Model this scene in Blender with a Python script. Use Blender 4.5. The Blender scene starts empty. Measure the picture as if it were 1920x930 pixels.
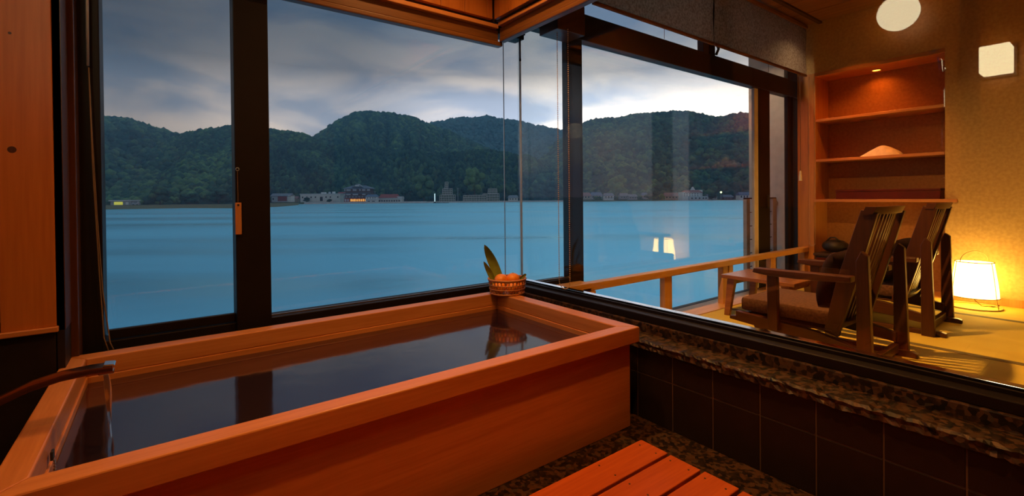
import bpy, bmesh, math, random
import numpy as np
from mathutils import Vector, Matrix
random.seed(7); RNG = np.random.default_rng(11)
SC = bpy.context.scene
COL = SC.collection

# ------------------------------------------------------------------ camera
ZC = 0.95                                   # eye height above the mats; all z below are given relative to the eye
F_PX, YAW, PIT, ROLL, Y0 = 881.87, math.radians(53.252), math.radians(.4975), math.radians(-.5439), 377.31
FW = Vector((math.cos(YAW)*math.cos(PIT), math.sin(YAW)*math.cos(PIT), -math.sin(PIT)))
_r = Vector((math.sin(YAW), -math.cos(YAW), 0)); _u = _r.cross(FW)
RT = _r*math.cos(ROLL) + _u*math.sin(ROLL); UP = -_r*math.sin(ROLL) + _u*math.cos(ROLL)
cam_d = bpy.data.cameras.new('camera'); cam = bpy.data.objects.new('camera', cam_d); COL.objects.link(cam)
cam_d.sensor_fit = 'HORIZONTAL'; cam_d.sensor_width = 36; cam_d.lens = F_PX*36/1920
cam_d.shift_y = -(465 - Y0)/1920; cam_d.clip_start = .02; cam_d.clip_end = 8000
M = Matrix((RT, UP, -FW)).transposed().to_4x4(); M.translation = (0, 0, ZC); cam.matrix_world = M
SC.camera = cam
SC.view_settings.view_transform = 'Standard'; SC.view_settings.look = 'None'
SC.view_settings.gamma = 1; SC.view_settings.use_curve_mapping = False
SC.view_settings.exposure = 0.0
cy = SC.cycles
cy.use_denoising = True; cy.max_bounces = 10; cy.transparent_max_bounces = 24; cy.sample_clamp_indirect = 6
cy.caustics_reflective = False; cy.caustics_refractive = False

# ------------------------------------------------------------------ sky
def NN(nt, typ, **kw):
    n = nt.nodes.new(typ)
    for k, v in kw.items(): setattr(n, k, v)
    return n
def math_n(nt, op, a, b=None, c=None, clamp=False):
    n = NN(nt, 'ShaderNodeMath', operation=op, use_clamp=clamp)
    for i, v in enumerate((a, b, c)):
        if v is None: continue
        if isinstance(v, (int, float)): n.inputs[i].default_value = v
        else: nt.links.new(v, n.inputs[i])
    return n.outputs[0]
def ramp_n(nt, fac, stops, interp='LINEAR'):
    n = NN(nt, 'ShaderNodeValToRGB'); n.color_ramp.interpolation = interp
    el = n.color_ramp.elements
    while len(el) < len(stops): el.new(.5)
    for e, (p, c) in zip(el, stops):
        e.position = p; e.color = (*c, 1) if len(c) == 3 else c
    nt.links.new(fac, n.inputs[0]); return n.outputs[0]
def mix_n(nt, fac, a, b, mode='MIX'):
    n = NN(nt, 'ShaderNodeMix', data_type='RGBA', blend_type=mode)
    for s, v in ((n.inputs[0], fac), (n.inputs[6], a), (n.inputs[7], b)):
        if isinstance(v, (int, float)): s.default_value = v
        elif isinstance(v, tuple): s.default_value = (*v, 1)
        else: nt.links.new(v, s)
    return n.outputs[2]
def make_sky():
    w = bpy.data.worlds.new('dusk_sky'); SC.world = w; w.use_nodes = True
    nt = w.node_tree; nt.nodes.clear(); L = nt.links.new
    tc = NN(nt, 'ShaderNodeTexCoord')
    sep = NN(nt, 'ShaderNodeSeparateXYZ'); L(tc.outputs['Generated'], sep.inputs[0])
    el = math_n(nt, 'MAXIMUM', sep.outputs[2], 0.0)
    # brighter towards the set sun, low beyond the right hand hills
    dot = NN(nt, 'ShaderNodeVectorMath', operation='DOT_PRODUCT'); L(tc.outputs['Generated'], dot.inputs[0])
    a = math.radians(30); dot.inputs[1].default_value = (math.cos(a), math.sin(a), 0)
    hz = math_n(nt, 'SQRT', math_n(nt, 'SUBTRACT', 1.0, math_n(nt, 'MULTIPLY', sep.outputs[2], sep.outputs[2]), clamp=True))
    az = math_n(nt, 'MULTIPLY_ADD', math_n(nt, 'DIVIDE', dot.outputs['Value'], math_n(nt, 'MAXIMUM', hz, .55)), .5, .5)
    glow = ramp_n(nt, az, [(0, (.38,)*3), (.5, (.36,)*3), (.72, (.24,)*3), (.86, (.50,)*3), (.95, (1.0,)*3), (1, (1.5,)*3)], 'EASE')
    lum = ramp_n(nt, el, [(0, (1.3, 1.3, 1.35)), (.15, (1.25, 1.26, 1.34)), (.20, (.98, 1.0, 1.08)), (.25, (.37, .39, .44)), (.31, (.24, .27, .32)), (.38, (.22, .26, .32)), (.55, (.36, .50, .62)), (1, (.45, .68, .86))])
    # clouds: noise over the direction, flattened so that they lie in layers
    mp = NN(nt, 'ShaderNodeMapping'); mp.inputs['Scale'].default_value = (1.7, 1.7, 5.2); mp.inputs['Location'].default_value = (.35, .2, .55)
    L(tc.outputs['Generated'], mp.inputs[0])
    nz = NN(nt, 'ShaderNodeTexNoise'); nz.inputs['Scale'].default_value = 2.1; nz.inputs['Detail'].default_value = 7
    nz.inputs['Roughness'].default_value = .48; nz.inputs['Distortion'].default_value = .45
    L(mp.outputs[0], nz.inputs['Vector'])
    cl = ramp_n(nt, nz.outputs[0], [(.36, (0, 0, 0)), (.62, (1, 1, 1))], 'EASE')
    tone = mix_n(nt, cl, (.40, .53, .76), (.98, .99, 1.0))
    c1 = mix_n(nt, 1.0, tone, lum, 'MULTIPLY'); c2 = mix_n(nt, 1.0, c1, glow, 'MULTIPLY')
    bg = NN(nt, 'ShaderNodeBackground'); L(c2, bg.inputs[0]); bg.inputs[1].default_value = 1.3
    out = NN(nt, 'ShaderNodeOutputWorld'); L(bg.outputs[0], out.inputs[0])
make_sky()

# ------------------------------------------------------------------ unprojection for the far landscape (depth along the view, metres)
FH = Vector((FW.x, FW.y, 0)).normalized()
def ray(px, py): return FW + RT*((px - 960)/F_PX) - UP*((py - Y0)/F_PX)
def at(px, py, depth):
    d = ray(px, py); return d*(depth/d.dot(FH))
LAKE = -5.0

# ------------------------------------------------------------------ mesh helpers
class MB:
    def __init__(s): s.v = []; s.f = []
    def add(s, vs, fs):
        o = len(s.v); s.v += [tuple(v) for v in vs]; s.f += [tuple(i + o for i in f) for f in fs]; return s
    def hexa(s, p):      # 4 bottom ccw, 4 top ccw
        return s.add(p, [(3,2,1,0),(4,5,6,7),(0,1,5,4),(1,2,6,5),(2,3,7,6),(3,0,4,7)])
    def box(s, x0, x1, y0, y1, z0, z1):
        return s.hexa([(x0,y0,z0),(x1,y0,z0),(x1,y1,z0),(x0,y1,z0),(x0,y0,z1),(x1,y0,z1),(x1,y1,z1),(x0,y1,z1)])
    def bar(s, a, b, w, h, upv=(0,0,1)):    # rectangular bar from a to b, w sideways, h along up
        a = Vector(a); b = Vector(b); d = (b - a).normalized(); upv = Vector(upv)
        if abs(d.dot(upv)) > .99: upv = Vector((0,1,0))
        sd = d.cross(upv).normalized()*(w/2); u = sd.cross(d).normalized()*(h/2)
        return s.hexa([a-sd-u, a+sd-u, b+sd-u, b-sd-u, a-sd+u, a+sd+u, b+sd+u, b-sd+u])
    def prism(s, poly, axis, a, b):         # poly in the two other axes, extruded a..b along axis
        def P(p, t):
            return {'x': (t, p[0], p[1]), 'y': (p[0], t, p[1]), 'z': (p[0], p[1], t)}[axis]
        n = len(poly); vs = [P(p, a) for p in poly] + [P(p, b) for p in poly]
        fs = [tuple(range(n))[::-1], tuple(range(n, 2*n))] + [(i, (i+1) % n, n+(i+1) % n, n+i) for i in range(n)]
        return s.add(vs, fs)
    def tube(s, pts, r, seg=8, cap=True):
        pts = [Vector(p) for p in pts]; n = len(pts); vs = []; fs = []
        rr = r if isinstance(r, (list, tuple)) else [r]*n
        ref = Vector((0,0,1)); prev = None
        for i, p in enumerate(pts):
            d = (pts[min(i+1, n-1)] - pts[max(i-1, 0)]).normalized()
            if prev is None:
                q = d.cross(ref if abs(d.dot(ref)) < .95 else Vector((1,0,0))).normalized()
            else:
                q = (prev - d*prev.dot(d)).normalized()
            prev = q; w = d.cross(q)
            for k in range(seg):
                t = 2*math.pi*k/seg; vs.append(p + (q*math.cos(t) + w*math.sin(t))*rr[i])
        for i in range(n-1):
            for k in range(seg):
                fs.append((i*seg+k, i*seg+(k+1) % seg, (i+1)*seg+(k+1) % seg, (i+1)*seg+k))
        if cap: fs += [tuple(range(seg))[::-1], tuple(range((n-1)*seg, n*seg))]
        return s.add(vs, fs)
    def ring(s, c, R, r, seg=40, k=6, axis='z'):
        vs = []; fs = []
        for i in range(seg):
            t = 2*math.pi*i/seg
            for j in range(k):
                q = 2*math.pi*j/k; rad = R + r*math.cos(q); h = r*math.sin(q)
                p = {'z': (rad*math.cos(t), rad*math.sin(t), h), 'x': (h, rad*math.cos(t), rad*math.sin(t)), 'y': (rad*math.cos(t), h, rad*math.sin(t))}[axis]
                vs.append((c[0]+p[0], c[1]+p[1], c[2]+p[2]))
        for i in range(seg):
            for j in range(k):
                fs.append((i*k+j, ((i+1) % seg)*k+j, ((i+1) % seg)*k+(j+1) % k, i*k+(j+1) % k))
        return s.add(vs, fs)
    def lathe(s, c, prof, seg=32, axis='z', cap=True):
        vs = []; fs = []; n = len(prof)
        for r, h in prof:
            for i in range(seg):
                t = 2*math.pi*i/seg; x, y = r*math.cos(t), r*math.sin(t)
                p = {'z': (x, y, h), 'x': (h, x, y), 'y': (y, h, x)}[axis]
                vs.append((c[0]+p[0], c[1]+p[1], c[2]+p[2]))
        for j in range(n-1):
            for i in range(seg):
                fs.append((j*seg+i, j*seg+(i+1) % seg, (j+1)*seg+(i+1) % seg, (j+1)*seg+i))
        if cap: fs += [tuple(range(seg))[::-1], tuple(range((n-1)*seg, n*seg))]
        return s.add(vs, fs)
    def ball(s, c, r, seg=24, rings=14, sq=(1,1,1)):
        prof = [(max(1e-4, math.sin(math.pi*i/rings)), -math.cos(math.pi*i/rings)) for i in range(rings+1)]
        m = MB().lathe((0,0,0), prof, seg)
        return s.add([(c[0]+v[0]*r*sq[0], c[1]+v[1]*r*sq[1], c[2]+v[2]*r*sq[2]) for v in m.v], m.f)
    def grid(s, rows):        # rows of points -> quads
        n = len(rows[0]); vs = [p for r in rows for p in r]
        return s.add(vs, [(i*n+j, i*n+j+1, (i+1)*n+j+1, (i+1)*n+j) for i in range(len(rows)-1) for j in range(n-1)])
    def build(s, name, mat, parent=None, bevel=0, smooth=False, local=False, origin=None):
        me = bpy.data.meshes.new(name)
        vs = np.array(s.v, dtype=float)
        o = bpy.data.objects.new(name, me)
        if parent is not None:
            if not local:
                p = parent; off = Vector((0,0,0))
                while p is not None: off += p.location; p = p.parent
                vs = vs - np.array([off.x, off.y, off.z - ZC])
            o.parent = parent
        elif not local:
            vs[:, 2] += ZC
            if origin is None:
                mn, mx = vs.min(0), vs.max(0); origin = ((mn[0]+mx[0])/2, (mn[1]+mx[1])/2, mn[2])
            vs = vs - np.array(origin); o.location = origin
        me.from_pydata(vs.tolist(), [], s.f)
        bm = bmesh.new(); bm.from_mesh(me); bmesh.ops.recalc_face_normals(bm, faces=bm.faces)
        if bevel:
            bmesh.ops.bevel(bm, geom=[e for e in bm.edges if e.is_manifold and e.calc_face_angle(0) > .5], offset=bevel, segments=2, affect='EDGES', profile=.5, clamp_overlap=True)
        bm.to_mesh(me); bm.free()
        if smooth: me.polygons.foreach_set('use_smooth', [True]*len(me.polygons))
        if smooth == 'auto':
            me.polygons.foreach_set('use_smooth', [True]*len(me.polygons)); me.set_sharp_from_angle(angle=.6)
        if mat: me.materials.append(mat)
        COL.objects.link(o); return o
def tag(o, label=None, cat=None, group=None, kind=None):
    if label: o['label'] = label
    if cat: o['category'] = cat
    if group: o['group'] = group
    if kind: o['kind'] = kind
    return o
def thing(name, loc, label=None, cat=None, group=None, kind=None):
    o = bpy.data.objects.new(name, None); COL.objects.link(o); o.empty_display_size = .05
    o.location = (loc[0], loc[1], loc[2] + ZC); return tag(o, label, cat, group, kind)
def copy_tree(o, parent=None):
    c = o.copy(); COL.objects.link(c); c.parent = parent
    for ch in list(o.children): copy_tree(ch, c)
    return c
def B(*a): return MB().box(*a)

# ------------------------------------------------------------------ materials
def principled(name):
    m = bpy.data.materials.new(name); m.use_nodes = True
    return m, m.node_tree, m.node_tree.nodes['Principled BSDF']
def vary(name, c1, c2, scale=6, rough=.6, detail=4, stretch=(1,1,1), bump=0, metallic=0, spec=.5, lo=.35, hi=.65, bscale=None):
    m, nt, b = principled(name)
    tc = NN(nt, 'ShaderNodeTexCoord'); mp = NN(nt, 'ShaderNodeMapping'); mp.inputs['Scale'].default_value = stretch
    nt.links.new(tc.outputs['Object'], mp.inputs[0])
    nz = NN(nt, 'ShaderNodeTexNoise'); nz.inputs['Scale'].default_value = scale; nz.inputs['Detail'].default_value = detail
    nt.links.new(mp.outputs[0], nz.inputs['Vector'])
    col = ramp_n(nt, nz.outputs[0], [(lo, c1), (hi, c2)])
    nt.links.new(col, b.inputs['Base Color'])
    b.inputs['Roughness'].default_value = rough; b.inputs['Metallic'].default_value = metallic
    b.inputs['Specular IOR Level'].default_value = spec
    if bump:
        n2 = nz
        if bscale:
            n2 = NN(nt, 'ShaderNodeTexNoise'); n2.inputs['Scale'].default_value = bscale; n2.inputs['Detail'].default_value = 3; nt.links.new(mp.outputs[0], n2.inputs['Vector'])
        bp = NN(nt, 'ShaderNodeBump'); bp.inputs['Strength'].default_value = bump; bp.inputs['Distance'].default_value = .01
        nt.links.new(n2.outputs[0], bp.inputs['Height']); nt.links.new(bp.outputs[0], b.inputs['Normal'])
    return m
def wood(name, c1, c2, axis='x', scale=3.0, rough=.38, spec=.5, ring=.5):
    st = {'x': (.35, 7, 7), 'y': (7, .35, 7), 'z': (7, 7, .35)}[axis]
    m, nt, b = principled(name); L = nt.links.new
    tc = NN(nt, 'ShaderNodeTexCoord'); mp = NN(nt, 'ShaderNodeMapping'); mp.inputs['Scale'].default_value = st
    L(tc.outputs['Object'], mp.inputs[0])
    n1 = NN(nt, 'ShaderNodeTexNoise'); n1.inputs['Scale'].default_value = scale; n1.inputs['Detail'].default_value = 5; n1.inputs['Distortion'].default_value = .6
    n2 = NN(nt, 'ShaderNodeTexNoise'); n2.inputs['Scale'].default_value = scale*7; n2.inputs['Detail'].default_value = 2
    L(mp.outputs[0], n1.inputs['Vector']); L(mp.outputs[0], n2.inputs['Vector'])
    f = math_n(nt, 'MULTIPLY_ADD', n2.outputs[0], .35, math_n(nt, 'MULTIPLY', n1.outputs[0], .65))
    L(ramp_n(nt, f, [(.36, c1), (.64, c2)]), b.inputs['Base Color'])
    b.inputs['Roughness'].default_value = rough; b.inputs['Specular IOR Level'].default_value = spec
    bp = NN(nt, 'ShaderNodeBump'); bp.inputs['Strength'].default_value = .06; bp.inputs['Distance'].default_value = .004
    L(f, bp.inputs['Height']); L(bp.outputs[0], b.inputs['Normal'])
    return m
def plain(name, c, rough=.5, metallic=0, spec=.5):
    k = tuple(min(1, x*1.12) for x in c); d = tuple(x*.9 for x in c)
    return vary(name, d, k, 18, rough, 3, metallic=metallic, spec=spec)
def emit(name, c, s):
    m = bpy.data.materials.new(name); m.use_nodes = True; nt = m.node_tree; nt.nodes.clear()
    e = NN(nt, 'ShaderNodeEmission'); e.inputs[0].default_value = (*c, 1); e.inputs[1].default_value = s
    o = NN(nt, 'ShaderNodeOutputMaterial'); nt.links.new(e.outputs[0], o.inputs[0]); return m
def thin_glass(name, base=.032, tint=(.97, .985, .98), rough=0.0):
    # thin sheet: Schlick reflectance per face, the rest goes straight through
    m = bpy.data.materials.new(name); m.use_nodes = True; nt = m.node_tree; nt.nodes.clear(); L = nt.links.new
    g = NN(nt, 'ShaderNodeNewGeometry')
    d = NN(nt, 'ShaderNodeVectorMath', operation='DOT_PRODUCT'); L(g.outputs['Incoming'], d.inputs[0]); L(g.outputs['Normal'], d.inputs[1])
    c = math_n(nt, 'ABSOLUTE', d.outputs['Value'])
    p = math_n(nt, 'POWER', math_n(nt, 'SUBTRACT', 1.0, c, clamp=True), 5.0)
    f = math_n(nt, 'MULTIPLY_ADD', p, 1 - base, base)
    t = NN(nt, 'ShaderNodeBsdfTransparent'); t.inputs[0].default_value = (*tint, 1)
    gl = NN(nt, 'ShaderNodeBsdfGlossy'); gl.inputs['Roughness'].default_value = rough; gl.inputs[0].default_value = (1, 1, 1, 1)
    mx = NN(nt, 'ShaderNodeMixShader'); L(f, mx.inputs[0]); L(t.outputs[0], mx.inputs[1]); L(gl.outputs[0], mx.inputs[2])
    o = NN(nt, 'ShaderNodeOutputMaterial'); L(mx.outputs[0], o.inputs[0]); return m
HIN1, HIN2 = (.44, .160, .036), (.58, .240, .072)
MT = dict(
    hin_x=wood('cypress_along_x', HIN1, HIN2, 'x'), hin_y=wood('cypress_along_y', HIN1, HIN2, 'y'), hin_z=wood('cypress_upright', HIN1, HIN2, 'z'),
    deck=wood('deck_board_wood', (.36, .062, .006), (.48, .095, .012), 'x', rough=.55, spec=.25),
    panel=wood('wall_panel_wood', (.38, .11, .014), (.50, .165, .026), 'z', 2.2),
    cornice_x=wood('cornice_wood_x', (.13, .05, .012), (.22, .085, .022), 'x'), cornice_y=wood('cornice_wood_y', (.13, .05, .012), (.22, .085, .022), 'y'),
    rail=wood('handrail_wood', (.56, .27, .075), (.72, .38, .12), 'x'), railz=wood('handrail_post_wood', (.56, .27, .075), (.72, .38, .12), 'z'),
    shelf=wood('shelf_wood', (.45, .17, .04), (.60, .25, .07), 'y'), casing=wood('casing_wood', (.45, .19, .045), (.62, .28, .08), 'z'),
    chair=wood('chair_walnut', (.042, .011, .003), (.078, .022, .006), 'z', rough=.36, spec=.4), chair_y=wood('chair_walnut_along', (.046, .012, .004), (.085, .024, .007), 'y', rough=.36, spec=.4),
    table=wood('table_wood', (.22, .075, .025), (.32, .115, .04), 'y', rough=.25, spec=.6),
    dark=plain('dark_bronze_frame', (.008, .005, .0045), .5, spec=.22), darkwood=wood('dark_post_wood', (.05, .018, .008), (.085, .03, .012), 'z'),
    granite=None, tile=plain('black_wall_tile', (.016, .010, .008), .5, spec=.25), grout=plain('tile_grout', (.10, .065, .045), .8), floorstone=None,
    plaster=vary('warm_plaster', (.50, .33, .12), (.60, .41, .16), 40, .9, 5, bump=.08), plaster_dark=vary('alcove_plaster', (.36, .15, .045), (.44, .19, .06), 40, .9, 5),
    tatami=None, heri=plain('mat_border_cloth', (.11, .085, .03), .8),
    ceil=wood('ceiling_board_wood', (.18, .075, .025), (.28, .12, .04), 'y'), ceil_gap=plain('ceiling_batten', (.05, .02, .008), .7),
    steel=plain('brushed_steel', (.45, .45, .44), .3, 1.0), galv=plain('galvanised_post', (.52, .50, .47), .6), chrome=plain('polished_chrome', (.75, .75, .77), .08, 1.0), copper=plain('copper_spout', (.42, .20, .10), .22, 1.0),
    ext=vary('outside_render', (.74, .64, .55), (.84, .73, .63), 12, .9), cord=plain('pale_cord', (.16, .10, .05), .7), bead=plain('bead_chain', (.62, .42, .24), .45, .2), white=plain('white_plastic', (.75, .72, .65), .5),
    black=plain('black_rubber', (.012, .011, .011), .5), seal=plain('silicone_joint', (.42, .45, .47), .5), glass=thin_glass('window_glass'),
    leaf=vary('long_leaf', (.10, .16, .02), (.26, .30, .04), 9, .45), orange=vary('mandarin_skin', (.85, .24, .015), (.95, .34, .03), 60, .4, bump=.15), bamboo=plain('woven_bamboo', (.52, .22, .07), .5),
    seatfab=vary('brown_seat_cloth', (.070, .026, .011), (.13, .052, .024), 70, .95, 5, bump=.2), cushfab=vary('plum_cushion_cloth', (.008, .0025, .004), (.022, .006, .008), 25, .95, spec=.15), 
    redbox=plain('dark_red_lacquer', (.085, .007, .003), .45, spec=.2), paper=plain('folded_cloth', (.80, .62, .48), .8), tagwood=wood('tag_wood', (.40, .16, .05), (.55, .24, .08), 'z'),
    brass=plain('brass', (.75, .45, .12), .25, 1.0), teabox=plain('dark_tea_box', (.045, .02, .012), .5), wire=plain('lantern_wire', (.42, .28, .09), .6),
)
def granite():
    m, nt, b = principled('brown_granite'); L = nt.links.new
    tc = NN(nt, 'ShaderNodeTexCoord')
    v = NN(nt, 'ShaderNodeTexVoronoi'); v.inputs['Scale'].default_value = 75; L(tc.outputs['Object'], v.inputs['Vector'])
    n = NN(nt, 'ShaderNodeTexNoise'); n.inputs['Scale'].default_value = 55; n.inputs['Detail'].default_value = 4; L(tc.outputs['Object'], n.inputs['Vector'])
    s = NN(nt, 'ShaderNodeSeparateColor'); L(v.outputs['Color'], s.inputs[0])
    f = math_n(nt, 'MULTIPLY_ADD', s.outputs[0], .55, math_n(nt, 'MULTIPLY', n.outputs[0], .5))
    L(ramp_n(nt, f, [(.25, (.006, .005, .004)), (.5, (.026, .015, .008)), (.68, (.085, .042, .02)), (.85, (.05, .042, .034))]), b.inputs['Base Color'])
    b.inputs['Roughness'].default_value = .42; b.inputs['Specular IOR Level'].default_value = .3
    bp = NN(nt, 'ShaderNodeBump'); bp.inputs['Strength'].default_value = .25; bp.inputs['Distance'].default_value = .002; L(f, bp.inputs['Height']); L(bp.outputs[0], b.inputs['Normal'])
    return m
def tatami():
    m, nt, b = principled('tatami_rush'); L = nt.links.new
    tc = NN(nt, 'ShaderNodeTexCoord')
    w = NN(nt, 'ShaderNodeTexWave', wave_type='BANDS', bands_direction='Y'); w.inputs['Scale'].default_value = 60; w.inputs['Distortion'].default_value = .4; L(tc.outputs['Object'], w.inputs['Vector'])
    n = NN(nt, 'ShaderNodeTexNoise'); n.inputs['Scale'].default_value = 5; n.inputs['Detail'].default_value = 5; L(tc.outputs['Object'], n.inputs['Vector'])
    c = ramp_n(nt, n.outputs[0], [(.3, (.56, .40, .05)), (.7, (.68, .50, .075))])
    L(mix_n(nt, math_n(nt, 'MULTIPLY', w.outputs[0], .22), c, (.36, .26, .04)), b.inputs['Base Color'])
    b.inputs['Roughness'].default_value = .8
    bp = NN(nt, 'ShaderNodeBump'); bp.inputs['Strength'].default_value = .12; bp.inputs['Distance'].default_value = .002; L(w.outputs[0], bp.inputs['Height']); L(bp.outputs[0], b.inputs['Normal'])
    return m
MT['granite'] = granite(); MT['tatami'] = tatami()

# lamp colour
WARM = (1.0, .34, .06)
def disc_light(name, loc, r, power, aim=(0, 0, -1), color=WARM, parent=None, spread=150):
    l = bpy.data.lights.new(name, 'AREA'); l.shape = 'DISK'; l.size = 2*r; l.energy = power; l.color = color; l.spread = math.radians(spread)
    o = bpy.data.objects.new(name, l); COL.objects.link(o)
    o.rotation_euler = Vector(aim).to_track_quat('-Z', 'Y').to_euler()
    p = Vector((loc[0], loc[1], loc[2] + ZC))
    if parent: o.parent = parent; p -= parent.location
    o.location = p; return o

# ================================================================== THE SETTING
XG, YG = 1.76, 2.30        # bath glass: side sheet and lake sheet
XW, YW = 5.65, 2.34        # far wall of the mat room, its lake window
ZB, ZT = -.92, -.95        # bath floor, top of the mats
XL = -.58
def S(o): o['kind'] = 'structure'; return o

floor = S(thing('floor', (1.0, .2, ZB - .12)))
B(-.7, 1.72, -1.3, 2.36, ZB - .12, ZB).build('stone_slab', MT['granite'], floor)
floor2 = S(thing('floor', (3.7, .3, ZT - .16)))
B(1.76, 6.12, -1.6, 2.32, ZT - .16, ZT - .05).build('subfloor', MT['ceil_gap'], floor2)
B(1.80, XW, 2.10, 2.322, ZT - .05, ZT + .004).build('window_board', MT['rail'], floor2, .003)
B(XW + .001, 5.999, 1.059, 2.115, ZT - .05, ZT).build('alcove_floor', MT['casing'], floor2)
for (x0, x1) in ((1.80, 2.57), (2.57, 3.80), (3.80, 5.03), (5.03, 5.65)):
    for (y0, y1) in ((-1.55, .28), (.28, 2.10)):
        t = B(x0 + .001, x1 - .001, y0 + .001, y1 - .001, ZT - .05, ZT).build('tatami_mat', MT['tatami'], floor2, .004)
        for xb in (x0 + .0015, x1 - .0295):
            if abs(xb - x0) < .01 and x0 < 1.9 or x1 > 5.6 and abs(xb - x1) < .05: continue
            B(xb, xb + .028, y0 + .002, y1 - .002, ZT - .004, ZT + .0012).build('mat_border', MT['heri'], t)

# --- stone ledge, tiled wall under the side glass
ws = S(thing('wall_right', (1.65, .5, ZB)))
B(1.5885, 1.76, -1.3, 2.34, ZB, -.605).build('backing', MT['grout'], ws)
ys = [1.928 - .167*i for i in range(20)]
for i in range(len(ys) - 1):
    for (z0, z1) in ((ZB, -.732), (-.732, -.612)):
        if ys[i+1] < -1.3: continue
        B(1.586, 1.602, ys[i+1] + .0022, ys[i] - .0022, z0 + .0022, z1 - .0022).build('tile', MT['tile'], ws, .0015)
t1 = S(thing('trim_1', (1.65, .5, -.62)))
def rough_slab(y0, y1):           # split-faced front edge
    n = int((y1 - y0)/.012); rows = []
    random.seed(3)
    for (dx, z) in ((.13, -.624), (.0, -.624), (.003, -.612), (.0, -.600), (.008, -.594), (.13, -.594)):
        rows.append([(1.57 + dx + (random.uniform(-.0035, .0035) if dx < .05 else 0), y0 + (y1 - y0)*k/n, z + (random.uniform(-.0025, .0025) if dx < .05 else 0)) for k in range(n + 1)])
    return MB().grid(rows)
rough_slab(-1.3, 2.2).build('ledge_slab', MT['granite'], t1)
B(1.68, 1.80, -1.3, 2.28, -.62, -.553).build('kerb_stone', MT['granite'], t1, .004)
t2 = S(thing('trim_2', (.6, 2.2, -.62)))
B(-.30, 1.68, 2.155, 2.262, -.70, -.545).build('back_kerb_stone', MT['granite'], t2, .004)
wb = S(thing('wall_back', (.5, 2.3, ZB)))
B(-.7, 1.76, 2.262, 2.36, ZB - .3, -.555).build('lower_wall', MT['granite'], wb)
B(-.28, 1.68, 2.165, 2.262, ZB, -.70).build('lower_backing', MT['tile'], wb)

# --- window_1: lake window of the bath
w1 = S(thing('window_1', (.8, YG, -.56)))
D = MT['dark']
B(-.25, 1.80, 2.255, 2.36, -.553, -.512).build('bottom_rail', D, w1, .003)
B(-.16, .245, 2.262, 2.285, -.508, -.474).build('sash_rail', D, w1, .002)
B(-.16, 1.80, 2.292, 2.30, -.512, -.507).build('aluminium_bead', MT['steel'], w1)
B(-.26, -.168, 2.22, 2.36, -.553, 1.0).build('left_jamb', D, w1, .003)
B(.246, .376, 2.235, 2.34, -.553, 1.0).build('mullion', D, w1, .004)
B(-.25, 1.80, 2.27, 2.36, .965, 1.02).build('top_rail', D, w1, .003)
B(-.168, .246, 2.297, 2.303, -.512, .97).build('pane', MT['glass'], w1)
B(.376, 1.660, 2.297, 2.303, -.512, .97).build('pane', MT['glass'], w1)
B(1.664, 1.790, 2.297, 2.303, -.512, .97).build('pane', MT['glass'], w1)
B(1.6605, 1.6635, 2.297, 2.303, -.512, .97).build('glass_joint', MT['steel'], w1)
B(1.784, 1.790, 2.291, 2.306, -.512, 1.04).build('corner_joint', MT['seal'], w1)
# --- window_2: side sheet between the bath and the mat room
w2 = S(thing('window_2', (XG, .5, -.56)))
B(1.69, 1.80, -1.3, 2.255, -.553, -.520).build('bottom_rail', D, w2, .003)
B(1.742, 1.752, -1.3, 2.255, -.520, -.508).build('inner_bead', D, w2, .001)
B(1.766, 1.800, -1.3, 2.255, -.520, -.503).build('aluminium_bead', MT['chrome'], w2, .001)
B(1.70, 1.80, -1.3, 2.30, 1.06, 1.12).build('top_rail', D, w2)
B(1.757, 1.763, -1.3, 2.288, -.518, 1.06).build('pane', MT['glass'], w2)
B(1.72, 1.80, -1.62, -1.3, ZT, 1.82).build('end_post', D, w2)
# --- window_3: lake window of the mat room
w3 = S(thing('window_3', (3.9, YW, ZT)))
B(1.80, 5.82, 2.322, 2.37, ZT - .1, ZT + .006).build('floor_track', D, w3, .003)
B(1.80, 2.20, 2.28, 2.38, -.62, -.545).build('low_rail', D, w3, .003)
B(1.80, 2.20, 2.31, 2.316, -.545, -.538).build('aluminium_bead', MT['steel'], w3)
B(2.20, 2.345, 2.315, 2.365, ZT + .006, 1.84).build('corner_post', D, w3, .004)
B(1.80, 5.82, 2.30, 2.38, 1.075, 1.258).build('lintel', D, w3, .004)
B(1.81, 2.20, 2.337, 2.343, -.545, 1.075).build('pane', MT['glass'], w3)
B(2.345, 4.79, 2.337, 2.343, ZT, 1.075).build('pane', MT['glass'], w3)
B(4.866, 5.106, 2.325, 2.355, ZT + .006, 1.075).build('sash_stile', D, w3, .004)
B(4.79, 4.866, 2.33, 2.36, ZT, 1.075).build('outside_wall_strip', MT['ext'], w3, .002)  # pale strip in the window plane, stands in for the outside wall beyond
B(5.106, 5.526, 2.340, 2.346, ZT, 1.075).build('pane', MT['glass'], w3)
B(5.526, 5.82, 2.325, 2.365, ZT + .006, 1.84).build('right_jamb', D, w3, .004)
B(5.60, 5.64, 2.305, 2.324, ZT + .006, 1.075).build('jamb_bead', D, w3, .002)
B(3.845, 3.93, 2.31, 2.37, 1.258, 1.84).build('transom_post', D, w3, .003)
B(3.945, 4.035, 2.31, 2.37, 1.258, 1.84).build('transom_post', D, w3, .003)
B(2.345, 3.845, 2.337, 2.343, 1.258, 1.84).build('transom_pane', MT['glass'], w3)
B(4.035, 5.526, 2.337, 2.343, 1.258, 1.84).build('transom_pane', MT['glass'], w3)
hd = B(5.02, 5.05, 2.30, 2.324, -.14, .0).build('sash_handle', MT['black'], w3, .006)
MB().tube([(4.02, 2.30, 1.40), (4.02, 2.27, 1.31), (4.02, 2.295, 1.26)], .012, 8).build('transom_handle', MT['black'], w3, smooth=True)

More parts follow.
